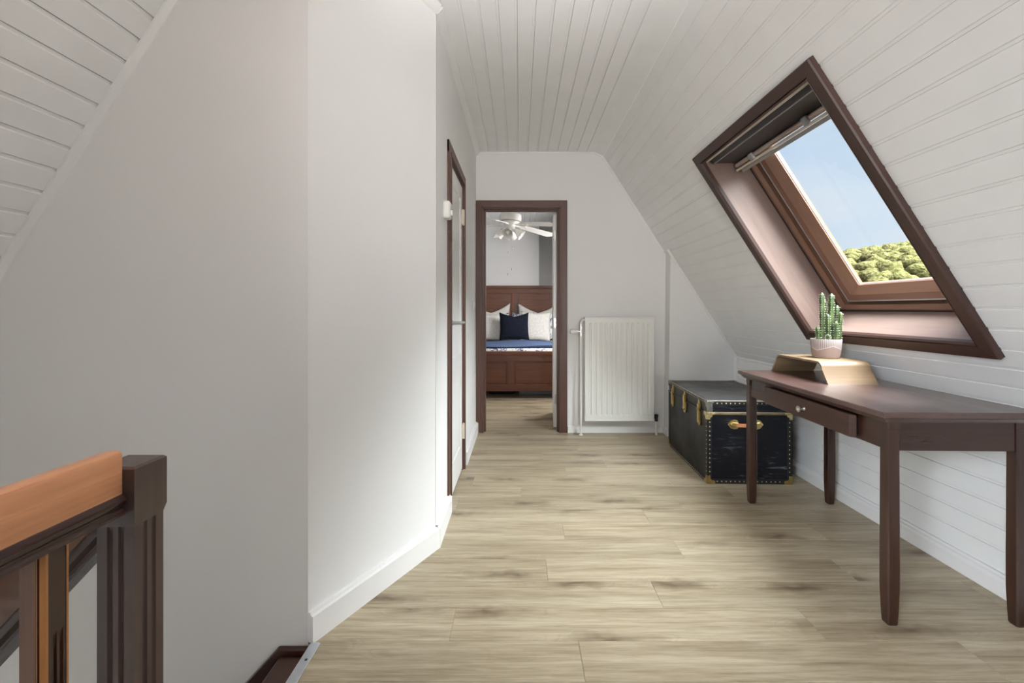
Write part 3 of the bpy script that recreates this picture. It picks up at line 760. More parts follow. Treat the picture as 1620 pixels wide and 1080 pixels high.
# sloping handrail down the stairs (towards -x)
b1, b2 = bm_new(), bm_new()
ca, sa = math.cos(R(47)), math.sin(R(47))
def srail(x, z, t):
    p = Vector((-0.036, -0.004, 0.741)) if t == 0 else Vector((-0.036-1.6*ca, -0.004, 0.741-1.6*sa))
    if t == 0: return (p.x, p.y+x, p.z+z/ca)
    return (p.x, p.y+x, p.z+z/ca)
rail_parts(b1, b2, srail)
hr2 = obj('stair_handrail', b1, wood('stair_rail_wood', (0.05, 0.018, 0.007), (0.10, 0.037, 0.013), (0.15, 0.06, 0.022), 'x', 0.35), bal, smooth=30)
obj('rail_moulding', b2, M_mah['x'], hr2, smooth=30)
# balusters under the level rail: dark fluted core between worn orange edges
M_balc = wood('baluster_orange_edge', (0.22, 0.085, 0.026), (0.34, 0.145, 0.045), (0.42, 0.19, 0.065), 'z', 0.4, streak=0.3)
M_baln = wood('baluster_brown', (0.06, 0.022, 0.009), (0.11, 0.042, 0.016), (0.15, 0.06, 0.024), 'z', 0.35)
first = True
for yb_ in (-0.1545, -0.272, -0.39):
    bm = bm_new(); H = ZR-0.0355
    hx, hy, c = 0.016, 0.0235, 0.006
    def ring(z, fl):
        pts = [(-hx, -hy, z), (hx-c, -hy, z), (hx, -hy+c, z)]
        for g in (-0.0035, 0.0065):
            for t, dp in ((-1, 0), (-0.5, 0.8), (0, 1), (0.5, 0.8), (1, 0)): pts.append((hx-fl*dp, g+t*0.0030, z))
        return pts+[(hx, hy-c, z), (hx-c, hy, z), (-hx, hy, z)]
    sweep(bm, [ring(0.002, 0.004), ring(0.60, 0.004), ring(0.622, 0.002), ring(0.630, 0), ring(H, 0)])
    o = obj('baluster', bm, M_mah['z'], bal); o.location = (0, yb_, 0)
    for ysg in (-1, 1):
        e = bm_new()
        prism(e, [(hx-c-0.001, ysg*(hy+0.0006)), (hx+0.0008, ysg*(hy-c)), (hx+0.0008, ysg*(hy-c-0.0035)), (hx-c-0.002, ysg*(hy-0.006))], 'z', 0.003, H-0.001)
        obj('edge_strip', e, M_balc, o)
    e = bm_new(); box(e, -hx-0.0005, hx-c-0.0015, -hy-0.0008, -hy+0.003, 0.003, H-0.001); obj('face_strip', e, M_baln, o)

# ------------------------------------------------------------------ writing desk
desk = thing('desk', 'dark brown wooden writing desk with one drawer under the roof window', 'desk', (1.276, 1.595, 0), R(-1.25))
DLn, DW, DH = 1.117, 0.570, 0.768
bm = bm_new()
prof = [(0.0, DH-0.004), (0.003, DH), ]
def topring(i, z):
    return [(i, i, z), (DW-i, i, z), (DW-i, DLn-i, z), (i, DLn-i, z)]
sweep(bm, [topring(0.030, DH-0.042), topring(0.024, DH-0.041), topring(0.018, DH-0.034), topring(0.012, DH-0.026), topring(0.004, DH-0.021), topring(0.0, DH-0.020), topring(0.0, DH-0.003), topring(0.003, DH)])
obj('desk_top', bm, wood('desk_top_wood', (0.035, 0.0135, 0.010), (0.055, 0.021, 0.015), (0.080, 0.032, 0.023), 'y', 0.36, spec=0.9, coat=0.5), desk)
def leg(lx, ly):
    bm = bm_new(); h = 0.023
    def ring(w, z):
        c = 0.005
        return [(lx-w+c, ly-w, z), (lx+w-c, ly-w, z), (lx+w, ly-w+c, z), (lx+w, ly+w-c, z), (lx+w-c, ly+w, z), (lx-w+c, ly+w, z), (lx-w, ly+w-c, z), (lx-w, ly-w+c, z)]
    sweep(bm, [ring(0.0165, 0.0), ring(0.0185, 0.006), ring(0.0205, 0.05), ring(0.0228, 0.13), ring(0.0230, 0.22), ring(0.0222, 0.45), ring(0.0215, 0.66), ring(0.0215, 0.70), ring(0.0225, 0.705), ring(0.0225, DH-0.041)])
    return obj('leg', bm, M_mah['z'], desk)
LX0, LX1, LY0, LY1 = 0.058, DW-0.062, 0.048, DLn-0.048
for lx in (LX0, LX1):
    for ly in (LY0, LY1): leg(lx, ly)
AZ0, AZ1 = 0.624, DH-0.041
for a in ((LX0+0.022, LX1-0.022, LY0-0.014, LY0+0.006), (LX0+0.022, LX1-0.022, LY1-0.006, LY1+0.014)):
    boxo('apron', M_mah['x'], desk, *a, AZ0, AZ1, bev=0.002)
boxo('apron', M_mah['y'], desk, LX1-0.006, LX1+0.014, LY0+0.022, LY1-0.022, AZ0, AZ1, bev=0.002)
DR0, DR1 = 0.175, 0.850     # drawer along the desk
bm = bm_new()
box(bm, LX0-0.014, LX0+0.006, LY0+0.022, DR0+0.012, AZ0, AZ1, bev=0.002); box(bm, LX0-0.014, LX0+0.006, DR1-0.012, LY1-0.022, AZ0, AZ1, bev=0.002)
box(bm, LX0-0.013, LX0+0.005, DR0, DR1, AZ1-0.010, AZ1); box(bm, LX0-0.013, LX0+0.005, DR0, DR1, AZ0, AZ0+0.012)
obj('apron', bm, M_mah['y'], desk)
bm = bm_new()
prism(bm, [(LX0-0.034, DR0+0.004), (LX0-0.046, DR0+0.016), (LX0-0.046, DR1-0.016), (LX0-0.034, DR1-0.004), (LX0-0.026, DR1), (LX0-0.026, DR0)], 'z', AZ0+0.006, AZ1-0.008, bev=0.002)
drawer = obj('drawer', bm, wood('drawer_wood', (0.024, 0.009, 0.006), (0.044, 0.017, 0.011), (0.072, 0.029, 0.017), 'y', 0.33), desk)
bm = bm_new(); box(bm, LX0-0.026, LX0+0.38, DR0+0.022, DR1-0.022, AZ0+0.014, AZ1-0.022); obj('drawer_box', bm, M_deepbrown, drawer)
bm = bm_new(); lathe(bm, [(0.010, 0), (0.008, 0.004), (0.0055, 0.010), (0.0055, 0.018), (0.010, 0.022), (0.0145, 0.026), (0.0145, 0.029), (0.011, 0.032), (0.010, 0.0315), (0.006, 0.034), (0.001, 0.0345)], 24,
      T(LX0-0.045, (DR0+DR1)/2-0.03, (AZ0+AZ1)/2) @ RY(R(-90)))
k_ = obj('knob', bm, M_steel, drawer, smooth=35); k_['label'] = 'round nickel knob'

# ------------------------------------------------------------------ bent plywood stand on the desk
stand = thing('laptop_stand', 'bent light plywood stand standing on the dark desk', 'stand', (1.603, 2.433, DH))
Wd = 0.121
def arch(off):
    h = 0.104-off; r = 0.036-off if off else 0.036
    pts = []
    yb0, yt = 0.249-off*1.1, 0.172-off*0.4
    for sg in (-1,):
        pts.append((-yb0, 0.0))
        pts.append((-yt-0.030, h-0.036+0.0))
        for a in (20, 40, 60, 80): pts.append((-yt-0.030+0.036*(1-math.cos(R(a))), h-0.036+0.036*math.sin(R(a))))
        pts.append((-yt+0.03, h))
    return pts+[(-y, z) for y, z in pts[::-1]]
outer, inner = arch(0.0), arch(0.010)
bm = bm_new()
prism(bm, outer+inner[::-1], 'x', -Wd, Wd)
st_ = obj('bent_panel', bm, M_oak, stand, smooth=35)

# ------------------------------------------------------------------ potted cactus
plant = thing('potted_cactus', 'cluster of tall green cactus stems in a pink patterned pot on plywood stand', 'plant', (1.632, 2.425, DH+0.1045))
bm = bm_new()
lathe(bm, [(0.058, 0), (0.062, 0.002), (0.067, 0.03), (0.0705, 0.07), (0.0725, 0.098), (0.0715, 0.1005), (0.069, 0.100), (0.066, 0.085), (0.0655, 0.084)], 48)
obj('pot', bm, M_pot, plant, smooth=50)
bm = bm_new(); lathe(bm, [(0.0655, 0.078), (0.0655, 0.086), (0.03, 0.089), (0.002, 0.090)], 24); obj('soil', bm, M_soil, plant)
spb = bm_new()
rc = random.Random(5)
stems = [(-0.026, -0.015, 0.262, 0.0115, -0.004, 0), (0.000, 0.014, 0.225, 0.0115, 0.000, .1), (0.020, -0.006, 0.258, 0.0120, 0.006, .2), (0.048, 0.000, 0.195, 0.0110, 0.012, .3),
         (0.055, -0.020, 0.160, 0.0095, 0.010, .4), (-0.010, -0.030, 0.150, 0.0110, -0.002, .5), (-0.048, -0.012, 0.085, 0.0105, -0.008, .6), (0.030, -0.032, 0.110, 0.0105, 0.002, .7), (-0.018, -0.042, 0.045, 0.0100, 0, .8), (0.012, 0.036, 0.14, 0.011, 0, .9)]
for (x, y, h, r, lean, ph) in stems:
    bm = bm_new(); secs = []; n = 20; m = max(6, int(h/0.012))
    for k in range(m+1):
        t = k/m; z = 0.084+h*t
        rr = r*(0.88+0.12*math.sin(k*1.9+ph*9))*(1.0 if t < 0.9 else math.sqrt(max(0.03, 1-((t-0.9)/0.1)**2)))
        secs.append([(x+lean*t+rr*(1+0.24*math.cos(5*(2*PI*i/n)))*math.cos(2*PI*i/n+ph), y+rr*(1+0.24*math.cos(5*(2*PI*i/n)))*math.sin(2*PI*i/n+ph), z) for i in range(n)])
        if 0 < k < m:
            for q in range(5):
                a = 2*PI*q/5+ph; base = Vector((x+lean*t+rr*1.2*math.cos(a), y+rr*1.2*math.sin(a), z))
                for _ in range(3):
                    d = Vector((math.cos(a)+rc.uniform(-.6, .6), math.sin(a)+rc.uniform(-.6, .6), rc.uniform(-.5, .7))).normalized()
                    sd = d.cross(Vector((0, 0, 1))).normalized()*0.0006; up = d.cross(sd).normalized()*0.0006
                    v = [spb.verts.new(base+sd), spb.verts.new(base-sd*0.5+up), spb.verts.new(base-sd*0.5-up), spb.verts.new(base+d*rc.uniform(0.004, 0.008))]
                    for f in ((0, 1, 3), (1, 2, 3), (2, 0, 3)): spb.faces.new([v[i] for i in f])
    sweep(bm, secs); obj('stem', bm, M_cactus, plant, smooth=True)
sp = obj('spines', spb, M_spine, plant); sp['kind'] = 'stuff'

# ------------------------------------------------------------------ steamer trunk
trunk = thing('trunk', 'black steamer trunk with brass corners and studs beside the radiator', 'trunk', (1.2155, 2.95, 0), R(-1.75))
TW, TL, TH, TS = 0.542, 0.845, 0.537, 0.452
bm = bm_new(); box(bm, 0.004, TW-0.004, 0.006, TL-0.004, 0.004, TS-0.006, bev=0.004); obj('body', bm, M_trunk, trunk)
bm = bm_new(); box(bm, 0.004, TW-0.004, 0.006, TL-0.004, TS+0.004, TH-0.003, bev=0.004); lid = obj('lid', bm, M_trunk, trunk)
bm = bm_new(); box(bm, 0.02, TW-0.02, 0.02, TL-0.02, TH-0.004, TH-0.0015); obj('lid_panel', bm, M_trunk_top, lid)
bm = bm_new(); box(bm, 0.02, TW-0.02, 0.003, 0.008, 0.02, TS-0.012); obj('end_panel', bm, M_trunk_end, trunk)
bm = bm_new(); box(bm, 0.02, TW-0.02, 0.003, 0.008, TS+0.012, TH-0.014); obj('end_panel', bm, M_trunk_end, lid)
# bindings along the edges
W_ = 0.030
bm = bm_new()
for z0_, z1_ in ((0.0, TS-0.008),):
    for x in (0, TW-W_): box(bm, x, x+W_, 0.0, 0.004, z0_, z1_); box(bm, x, x+W_, TL-0.004, TL, z0_, z1_)
    for y in (0, TL-W_): box(bm, 0.0, 0.004, y, y+W_, z0_, z1_); box(bm, TW-0.004, TW, y, y+W_, z0_, z1_)
box(bm, 0, TW, 0, 0.004, 0, W_); box(bm, 0, 0.004, 0, TL, 0, 0.024); box(bm, TW-0.004, TW, 0, TL, 0, 0.024); box(bm, 0, TW, TL-0.004, TL, 0, W_)
obj('binding', bm, M_binding, trunk)
bm = bm_new(); box(bm, 0, TW, 0, 0.004, TH-0.030, TH-0.003); box(bm, 0, 0.004, 0, TL, TH-0.026, TH-0.003); box(bm, TW-0.004, TW, 0, TL, TH-0.026, TH-0.003); obj('binding', bm, M_binding, lid)
bm = bm_new()
box(bm, -0.0015, TW+0.0015, -0.002, 0.012, TH-0.007, TH+0.0015, bev=0.002); box(bm, -0.0015, TW+0.0015, TL-0.012, TL+0.002, TH-0.007, TH+0.0015, bev=0.002)
box(bm, -0.002, 0.010, 0, TL, TH-0.006, TH+0.001, bev=0.002); box(bm, TW-0.010, TW+0.002, 0, TL, TH-0.006, TH+0.001, bev=0.002); obj('edge_strip', bm, M_edge, lid)
bm = bm_new()
box(bm, -0.003, TW+0.003, -0.004, 0.01, TS-0.007, TS+0.012, bev=0.002); box(bm, -0.001, TW+0.001, -0.006, 0.01, TS+0.0, TS+0.004, bev=0.001)
o = obj('seam_band', bm, plain('dull_brass_band', (0.19, 0.15, 0.09), 0.45, 0.7, var=0.2, vs=20), trunk)
bm = bm_new(); box(bm, -0.002, 0.006, 0, TL, TS-0.005, TS+0.006, bev=0.001); obj('seam_band', bm, M_binding, trunk)
# studs
bm = bm_new()
def stud(x, y, z, ax):
    M = T(x, y, z) @ (RX(R(90)) if ax == 'y' else RY(R(-90)))
    lathe(bm, [(0.0042, 0), (0.0036, 0.0016), (0.0016, 0.0026), (0.0004, 0.0028)], 8, M)
z = 0.05
while z < TS-0.045:
    for x in (0.017, TW-0.017): stud(x, 0.0, z, 'y')
    stud(0.0, 0.012, z, 'x'); z += 0.029
x = 0.065
while x < TW-0.05: stud(x, 0.0, 0.016, 'y'); stud(x, 0.0, TH-0.017, 'y'); x += 0.0285
y = 0.05
while y < TL-0.02: stud(0.0, y, 0.012, 'x'); stud(0.0, y, TH-0.014, 'x'); y += 0.0285
so_ = obj('studs', bm, M_brasslite, trunk, smooth=True); so_['kind'] = 'stuff'
# brass corners
def corner(x, y, z, sx2, sy2, sz2, mat, size=0.046):
    bm = bm_new(); t = 0.003
    a = size
    def lobed(axis):
        # a plate with a clover shaped inner outline
        pts = [(0, 0), (a, 0), (a, a*0.30), (a*0.80, a*0.42), (a*0.62, a*0.40), (a*0.52, a*0.52), (a*0.40, a*0.62), (a*0.42, a*0.80), (a*0.30, a), (0, a)]
        return pts
    for axis in 'xyz':
        b = bm_new(); prism(b, lobed(axis), axis, -t, 0.0015)
        merge(bm, b, T(x, y, z) @ Matrix.Diagonal((sx2, sy2, sz2, 1)))
    return obj('corner', bm, mat, trunk)
for x, sx2 in ((0, 1), (TW, -1)):
    for y, sy2 in ((0, 1), (TL, -1)):
        corner(x, y, 0.003, sx2, sy2, 1, M_brass, 0.05)
corner(0, 0, TH+0.001, 1, 1, -1, M_edge, 0.042); corner(TW, 0, TH+0.001, -1, 1, -1, M_edge, 0.042)
corner(0, TL, TH+0.001, 1, -1, -1, M_edge, 0.042); corner(TW, TL, TH+0.001, -1, -1, -1, M_edge, 0.042)
for x, sx2 in ((0, 1), (TW, -1)):
    bm = bm_new(); b = bm_new(); a = 0.048
    prism(b, [(0, 0), (a, 0), (a, -0.012), (a*0.7, -0.016), (a*0.66, -0.026), (a*0.42, -0.032), (a*0.36, -0.045), (0, -0.045)], 'y', -0.005, 0.001)
    merge(bm, b, T(x, 0, TS+0.010) @ Matrix.Diagonal((sx2, 1, 1, 1)))
    b = bm_new(); prism(b, [(0, 0), (a, 0), (a, -0.02), (a*0.5, -0.03), (a*0.4, -0.045), (0, -0.045)], 'x', -0.004, 0.001)
    merge(bm, b, T(x, 0, TS+0.010) @ Matrix.Diagonal((sx2, 1, 1, 1)))
    for px, pz in ((0.012, -0.018), (0.018, -0.030), (0.034, -0.008)):
        lathe(bm, [(0.004, 0), (0.002, 0.002)], 8, T(x+sx2*px, -0.005, TS+0.010+pz) @ RX(R(90)))
    obj('corner', bm, M_brasslite, trunk)
    bm = bm_new(); box(bm, min(x, x+sx2*0.034)-0.002*(sx2 > 0), max(x, x+sx2*0.034)+0.002*(sx2 < 0), -0.004, 0.001, TS+0.014, TH-0.003, bev=0.001)
    obj('corner_plate', bm, M_edge, lid)
# latches on the long side
def latch(y, big):
    bm = bm_new()
    if big:
        prism(bm, [(y-0.030, TS-0.005), (y-0.030, TS-0.055), (y-0.018, TS-0.085), (y+0.018, TS-0.085), (y+0.030, TS-0.055), (y+0.030, TS-0.005)], 'x', -0.006, 0.0)
        prism(bm, [(y-0.020, TS+0.004), (y-0.024, TS+0.03), (y-0.014, TS+0.062), (y, TS+0.070), (y+0.014, TS+0.062), (y+0.024, TS+0.03), (y+0.020, TS+0.004)], 'x', -0.006, 0.0)
        box(bm, -0.016, -0.004, y-0.013, y+0.013, TS-0.06, TS+0.045, bev=0.003)
        lathe(bm, [(0.018, 0), (0.018, 0.008), (0.014, 0.011)], 16, T(-0.006, y, TS-0.048) @ RY(R(-90)))
    else:
        prism(bm, [(y-0.022, TS-0.010), (y-0.022, TS-0.085), (y-0.012, TS-0.105), (y+0.012, TS-0.105), (y+0.022, TS-0.085), (y+0.022, TS-0.010)], 'x', -0.005, 0.0)
        prism(bm, [(y-0.020, TS+0.006), (y-0.022, TS+0.035), (y-0.012, TS+0.066), (y, TS+0.072), (y+0.012, TS+0.066), (y+0.022, TS+0.035), (y+0.020, TS+0.006)], 'x', -0.005, 0.0)
        box(bm, -0.014, -0.003, y-0.012, y+0.012, TS-0.09, TS+0.040, bev=0.003)
        tube(bm, [(-0.012, y-0.017, TS+0.006), (-0.012, y+0.017, TS+0.006)], 0.006, 10)
    return obj('latch', bm, M_brass, trunk)
latch(0.135, False); latch(0.425, True); latch(0.715, False)
# leather handle on the near end, between two brass plates
HZ = 0.385; HX = 0.245
for sg in (-1, 1):
    bm = bm_new()
    prism(bm, [(HX+sg*0.046, HZ-0.018), (HX+sg*0.052, HZ-0.027), (HX+sg*0.072, HZ-0.031), (HX+sg*0.094, HZ-0.024), (HX+sg*0.114, HZ), (HX+sg*0.094, HZ+0.024), (HX+sg*0.072, HZ+0.031), (HX+sg*0.052, HZ+0.027), (HX+sg*0.046, HZ+0.018)], 'y', -0.003, 0.004)
    prism(bm, [(HX+sg*0.046, HZ-0.012), (HX+sg*0.046, HZ+0.012), (HX+sg*0.088, HZ+0.016), (HX+sg*0.098, HZ), (HX+sg*0.088, HZ-0.016)], 'y', -0.015, 0.0, bev=0.003)
    for px, pz in ((0.060, 0.022), (0.060, -0.022), (0.104, 0)):
        lathe(bm, [(0.004, 0), (0.002, 0.002)], 8, T(HX+sg*px, -0.003, HZ+pz) @ RX(R(90)))
    obj('handle_plate', bm, M_brass, trunk)
bm = bm_new(); ring = []
for k in range(11):
    t = -1+2*k/10; xx = HX+t*0.064; yy = -0.012-0.010*(1-t*t); zz = HZ-0.002
    ring.append([(xx, yy-0.003, zz-0.011), (xx, yy+0.002, zz-0.011), (xx, yy+0.002, zz+0.011), (xx, yy-0.003, zz+0.011)])
sweep(bm, ring); o = obj('handle', bm, M_leather, trunk, smooth=40); o['label'] = 'tan leather strap handle'

# ------------------------------------------------------------------ radiator
rad = thing('radiator', 'white ribbed panel radiator on the far wall beside the doorway', 'radiator', (0.896, 4.105, 0.0))
rw, rz0, rz1 = 0.307, 0.130, 1.056
bm = bm_new()
pts = [(-rw+0.006, 0.0), (-rw, -0.006)]
nx = 12; xs0 = -rw+0.045; xs1 = rw-0.045; pp = (xs1-xs0)/(nx-1)
panel_rings = []
def radring(z, dep):
    p = [(-rw, 0.010, z), (-rw, -0.020, z), (-rw+0.006, -0.026, z)]
    for k in range(nx):
        c = xs0+k*pp
        p += [(c-0.011, -0.026, z), (c-0.005, -0.026+dep, z), (c+0.005, -0.026+dep, z), (c+0.011, -0.026, z)]
    return p+[(rw-0.006, -0.026, z), (rw, -0.020, z), (rw, 0.010, z)]
sweep(bm, [radring(rz0, 0), radring(rz0+0.045, 0), radring(rz0+0.056, 0.008), radring(rz1-0.060, 0.008), radring(rz1-0.049, 0), radring(rz1, 0)])
obj('front_panel', bm, M_rad, rad)
boxo('rim', M_rad, rad, -rw-0.004, rw+0.004, -0.030, 0.012, rz1-0.008, rz1+0.004, bev=0.003)
boxo('rim', M_rad, rad, -rw-0.004, rw+0.004, -0.030, 0.012, rz0-0.004, rz0+0.008, bev=0.003)
for sg in (-1, 1):
    a, b = sorted((sg*(rw+0.004), sg*(rw-0.006))); boxo('rim', M_rad, rad, a, b, -0.0295, 0.012, rz0, rz1, bev=0.003)
boxo('back_panel', M_rad, rad, -rw+0.01, rw-0.01, 0.018, 0.042, rz0+0.02, rz1-0.03, bev=0.004)
for sx_2 in (-0.2, 0.2): boxo('bracket', M_rad, rad, sx_2-0.015, sx_2+0.015, 0.04, 0.072, rz0+0.05, rz1-0.06)
bm = bm_new(); xp = -0.345
tube(bm, [(xp, -0.015, 0.0), (xp, -0.015, 0.90)], 0.0095, 12); lathe(bm, [(0.019, 0), (0.019, 0.004), (0.012, 0.010)], 16, T(xp, -0.015, 0.0))
tube(bm, [(xp, -0.010, 0.985), (xp+0.002, -0.010, 1.01), (xp+0.015, -0.010, 1.03), (-rw, -0.010, 1.035)], 0.011, 12)
obj('pipe', bm, M_white_plastic, rad, smooth=40)
bm = bm_new(); tube(bm, [(xp, -0.015, 0.885), (xp, -0.015, 0.990)], 0.0125, 12); tube(bm, [(xp, -0.015, 0.93), (xp-0.03, -0.015, 0.93)], 0.011, 12)
for z in (0.895, 0.955): lathe(bm, [(0.016, 0), (0.016, 0.016)], 6, T(xp, -0.015, z))
obj('valve', bm, M_steel, rad, smooth=30)
bm = bm_new(); lathe(bm, [(0.014, 0), (0.017, 0.006), (0.0205, 0.014), (0.0215, 0.04), (0.0195, 0.062), (0.015, 0.068), (0.002, 0.069)], 16, T(xp-0.026, -0.015, 0.93) @ RY(R(-90)))
obj('thermostat_head', bm, M_white_plastic, rad, smooth=30)
bm = bm_new(); xq = 0.333
tube(bm, [(xq, -0.015, 0.0), (xq, -0.015, 0.13)], 0.0105, 12); obj('pipe', bm, M_white_plastic, rad, smooth=40)
bm = bm_new(); tube(bm, [(xq, -0.015, 0.125), (xq, -0.015, 0.185)], 0.014, 12); tube(bm, [(rw, -0.010, 0.155), (xq+0.012, -0.012, 0.155)], 0.009, 10)
lathe(bm, [(0.018, 0), (0.018, 0.02)], 6, T(xq, -0.015, 0.165)); o = obj('valve', bm, M_dark, rad, smooth=30); o['label'] = 'black return valve'

# ------------------------------------------------------------------ wall fittings
th = thing('thermostat', 'small white box fixed to the wall beside the narrow door', 'thermostat', (XL, 2.42, 1.655))
boxo('body', M_white_plastic, th, 0.0, 0.034, -0.037, 0.037, -0.045, 0.045, bev=0.006)
bm = bm_new(); lathe(bm, [(0.016, 0), (0.015, 0.010), (0.012, 0.012), (0.001, 0.012)], 20, T(0.033, 0.012, -0.010) @ RY(R(90))); obj('dial', bm, M_white_plastic, th, smooth=35)
boxo('cover', M_white_plastic, th, 0.030, 0.038, -0.030, 0.030, 0.012, 0.036, bev=0.002)
sw = thing('light_switch', 'white light switch on the passage wall beside the bedroom doorway', 'switch', (XL, 3.95, 1.165))
boxo('plate', M_white_plastic, sw, 0.0, 0.009, -0.04, 0.04, -0.04, 0.04, bev=0.003)
boxo('rocker', M_white_plastic, sw, 0.008, 0.013, -0.022, 0.022, -0.022, 0.022, bev=0.002)

# ------------------------------------------------------------------ bed
BX = -0.115; BY0, BY1 = 5.77, 7.87; BW = 0.83
bed = thing('bed', 'dark wooden panel bed with tall headboard seen through the doorway', 'bed', (BX, BY0, 0))
def board_panel(name, y, t, z0, z1, zcap, stiles):
    bm = bm_new()
    box(bm, -BW, BW, y+0.012, y+t-0.012, z0+0.02, z1-0.02)
    for xc, w_ in stiles: box(bm, xc-w_, xc+w_, y+0.002, y+t-0.002, z0, z1, bev=0.003)
    o = obj(name, bm, M_bed['z'], bed)
    for a, b in ((z0, z0+0.085), (z1-0.085, z1)):
        q = bm_new(); box(q, -BW, BW, y+0.0005, y+t-0.0005, a, b, bev=0.003); obj('rail', q, M_bed['x'], o)
    q = bm_new(); box(q, -BW-0.03, BW+0.03, y-0.012, y+t+0.012, z1, zcap, bev=0.004); box(q, -BW-0.01, BW+0.01, y-0.006, y+t+0.006, z1-0.015, z1, bev=0.003); obj('cap_rail', q, M_bed['x'], o)
    # framed panels standing slightly proud inside the rails
    xs_ = sorted(stiles)
    for (xa, wa), (xb, wb2) in zip(xs_[:-1], xs_[1:]):
        q = bm_new(); box(q, xa+wa+0.014, xb-wb2-0.014, y+0.008, y+0.02, z0+0.1, z1-0.1, bev=0.004); obj('panel', q, M_bed['x'], o)
    return o
board_panel('footboard', 0.0, 0.05, 0.09, 0.555, 0.595, ((-BW+0.045, 0.045), (0, 0.045), (BW-0.045, 0.045)))
board_panel('headboard', BY1-BY0-0.05, 0.05, 0.30, 1.49, 1.535, ((-BW+0.045, 0.045), (0.035, 0.052), (BW-0.045, 0.045)))
for sg in (-1, 1):
    for yy in (0.0, BY1-BY0-0.05):
        boxo('leg', M_bed['z'], bed, sg*(BW-0.045)-0.045, sg*(BW-0.045)+0.045, yy, yy+0.05, 0, 0.30 if yy else 0.09)
    boxo('side_rail', M_bed['y'], bed, sg*(BW-0.02)-0.018, sg*(BW-0.02)+0.018, 0.05, BY1-BY0-0.05, 0.20, 0.40)
bm = bm_new(); box(bm, BX-0.79, BX+0.79, BY0+0.06, BY1-0.06, 0.36, 0.625, bev=0.05, seg=3)
tag(obj('mattress', bm, M_floral, smooth=40), 'mattress under blue floral white sheets in the wooden bed', 'mattress')
# throw: a folded blue blanket across the foot of the bed
bm = bm_new(); NXt, NYt = 40, 16
gt, gb = [], []
for i in range(NXt+1):
    a, b = [], []
    for j in range(NYt+1):
        x = BX-0.80+1.60*i/NXt; y = BY0+0.13+0.95*j/NYt
        z = 0.632+0.026+0.008*math.sin(x*7+y*3)+0.006*math.sin(y*13+x*4)-(0.012*(1-x/0.8) if j == 0 else 0)
        a.append(bm.verts.new((x, y+0.02*math.sin(x*5)*(1-j/NYt), z))); b.append(bm.verts.new((x, y+0.02*math.sin(x*5)*(1-j/NYt), 0.628)))
    gt.append(a); gb.append(b)
for g in (gt, gb):
    for i in range(NXt):
        for j in range(NYt): bm.faces.new((g[i][j], g[i+1][j], g[i+1][j+1], g[i][j+1]))
for i in range(NXt):
    for j in (0, NYt): bm.faces.new((gt[i][j], gt[i+1][j], gb[i+1][j], gb[i][j]))
for j in range(NYt):
    for i in (0, NXt): bm.faces.new((gt[i][j], gt[i][j+1], gb[i][j+1], gb[i][j]))
throw = tag(obj('throw_blanket', bm, M_throw, smooth=60), 'blue quilted throw spread across the foot of the bed', 'blanket')
bm = bm_new(); tube(bm, [(BX-0.80+0.04*i, BY0+0.128+0.02*math.sin((BX-0.80+0.04*i)*5), 0.632) for i in range(41)], 0.008, 8); obj('hem', bm, M_navyedge, throw, smooth=True)

def cushion(name, label, mat, loc, w, h, t, tilt, yaw=0, roll=0, sag=0.05, ear=1.0, group=None, ruffle=0.0, cat='pillow', quilt=0.0):
    bm = bm_new(); n = 24; top, bot = [], []
    for i in range(n+1):
        a, b = [], []
        for j in range(n+1):
            u = -1+2*i/n; v = -1+2*j/n
            th_ = (max(0, 1-abs(u)**2.6)*max(0, 1-abs(v)**2.6))**0.55
            pin = 1-0.07*(1-abs(u)**2)*(abs(v)**4); pin2 = 1-0.07*(1-abs(v)**2)*(abs(u)**4)
            x = u*w/2*pin2; z = v*h/2*pin
            if v > 0: z -= sag*h*(1-abs(u)**0.95)*v**2*ear
            r = 0.0
            if ruffle: r = ruffle*math.sin(v*42+1.3*math.sin(u*3))*th_
            if quilt: r = quilt*(abs(math.sin((u+v)*7))+abs(math.sin((u-v)*7)))*th_
            a.append(bm.verts.new((x, -t/2*th_-r, z)))
            b.append(bm.verts.new((x, t/2*th_, z)) if 0 < i < n and 0 < j < n else a[-1])
        top.append(a); bot.append(b)
    for i in range(n):
        for j in range(n):
            bm.faces.new((top[i][j], top[i+1][j], top[i+1][j+1], top[i][j+1]))
            f = (bot[i][j], bot[i][j+1], bot[i+1][j+1], bot[i+1][j])
            if len(set(f)) == 4:
                try: bm.faces.new(f)
                except ValueError: pass
    bmesh.ops.translate(bm, verts=bm.verts, vec=(0, 0, h/2))
    o = obj(name, bm, mat, smooth=True); o.location = loc; o.rotation_euler = (R(-tilt), R(roll), R(yaw))
    return tag(o, label, cat, 'pillows and cushions on the bed')
PB = 0.640
cushion('pillow', 'large white pillow at the left against the headboard, behind the others', M_pillow, (BX-0.36, 7.60, PB), 0.66, 0.62, 0.17, 16, roll=-1, sag=0.32)
cushion('pillow', 'large white pillow at the right against the headboard, behind the others', M_pillow, (BX+0.42, 7.60, PB), 0.70, 0.62, 0.17, 16, roll=1, sag=0.32)
cushion('pillow', 'blue floral pillow between the left white pillows', M_floral, (BX-0.36, 7.36, PB), 0.60, 0.46, 0.15, 18, sag=0.10)
cushion('pillow', 'blue floral pillow in the middle behind the navy cushion', M_floral, (BX+0.17, 7.46, PB), 0.36, 0.46, 0.09, 18, sag=0.06)
cushion('pillow', 'blue floral pillow at the right end beside the open door edge', M_floral, (BX+0.60, 7.30, PB), 0.50, 0.46, 0.14, 18, sag=0.02)
cushion('pillow', 'white ruffled cushion left of the navy one', M_pillow, (BX-0.36, 7.13, PB), 0.50, 0.46, 0.15, 20, sag=0.06, ruffle=0.006)
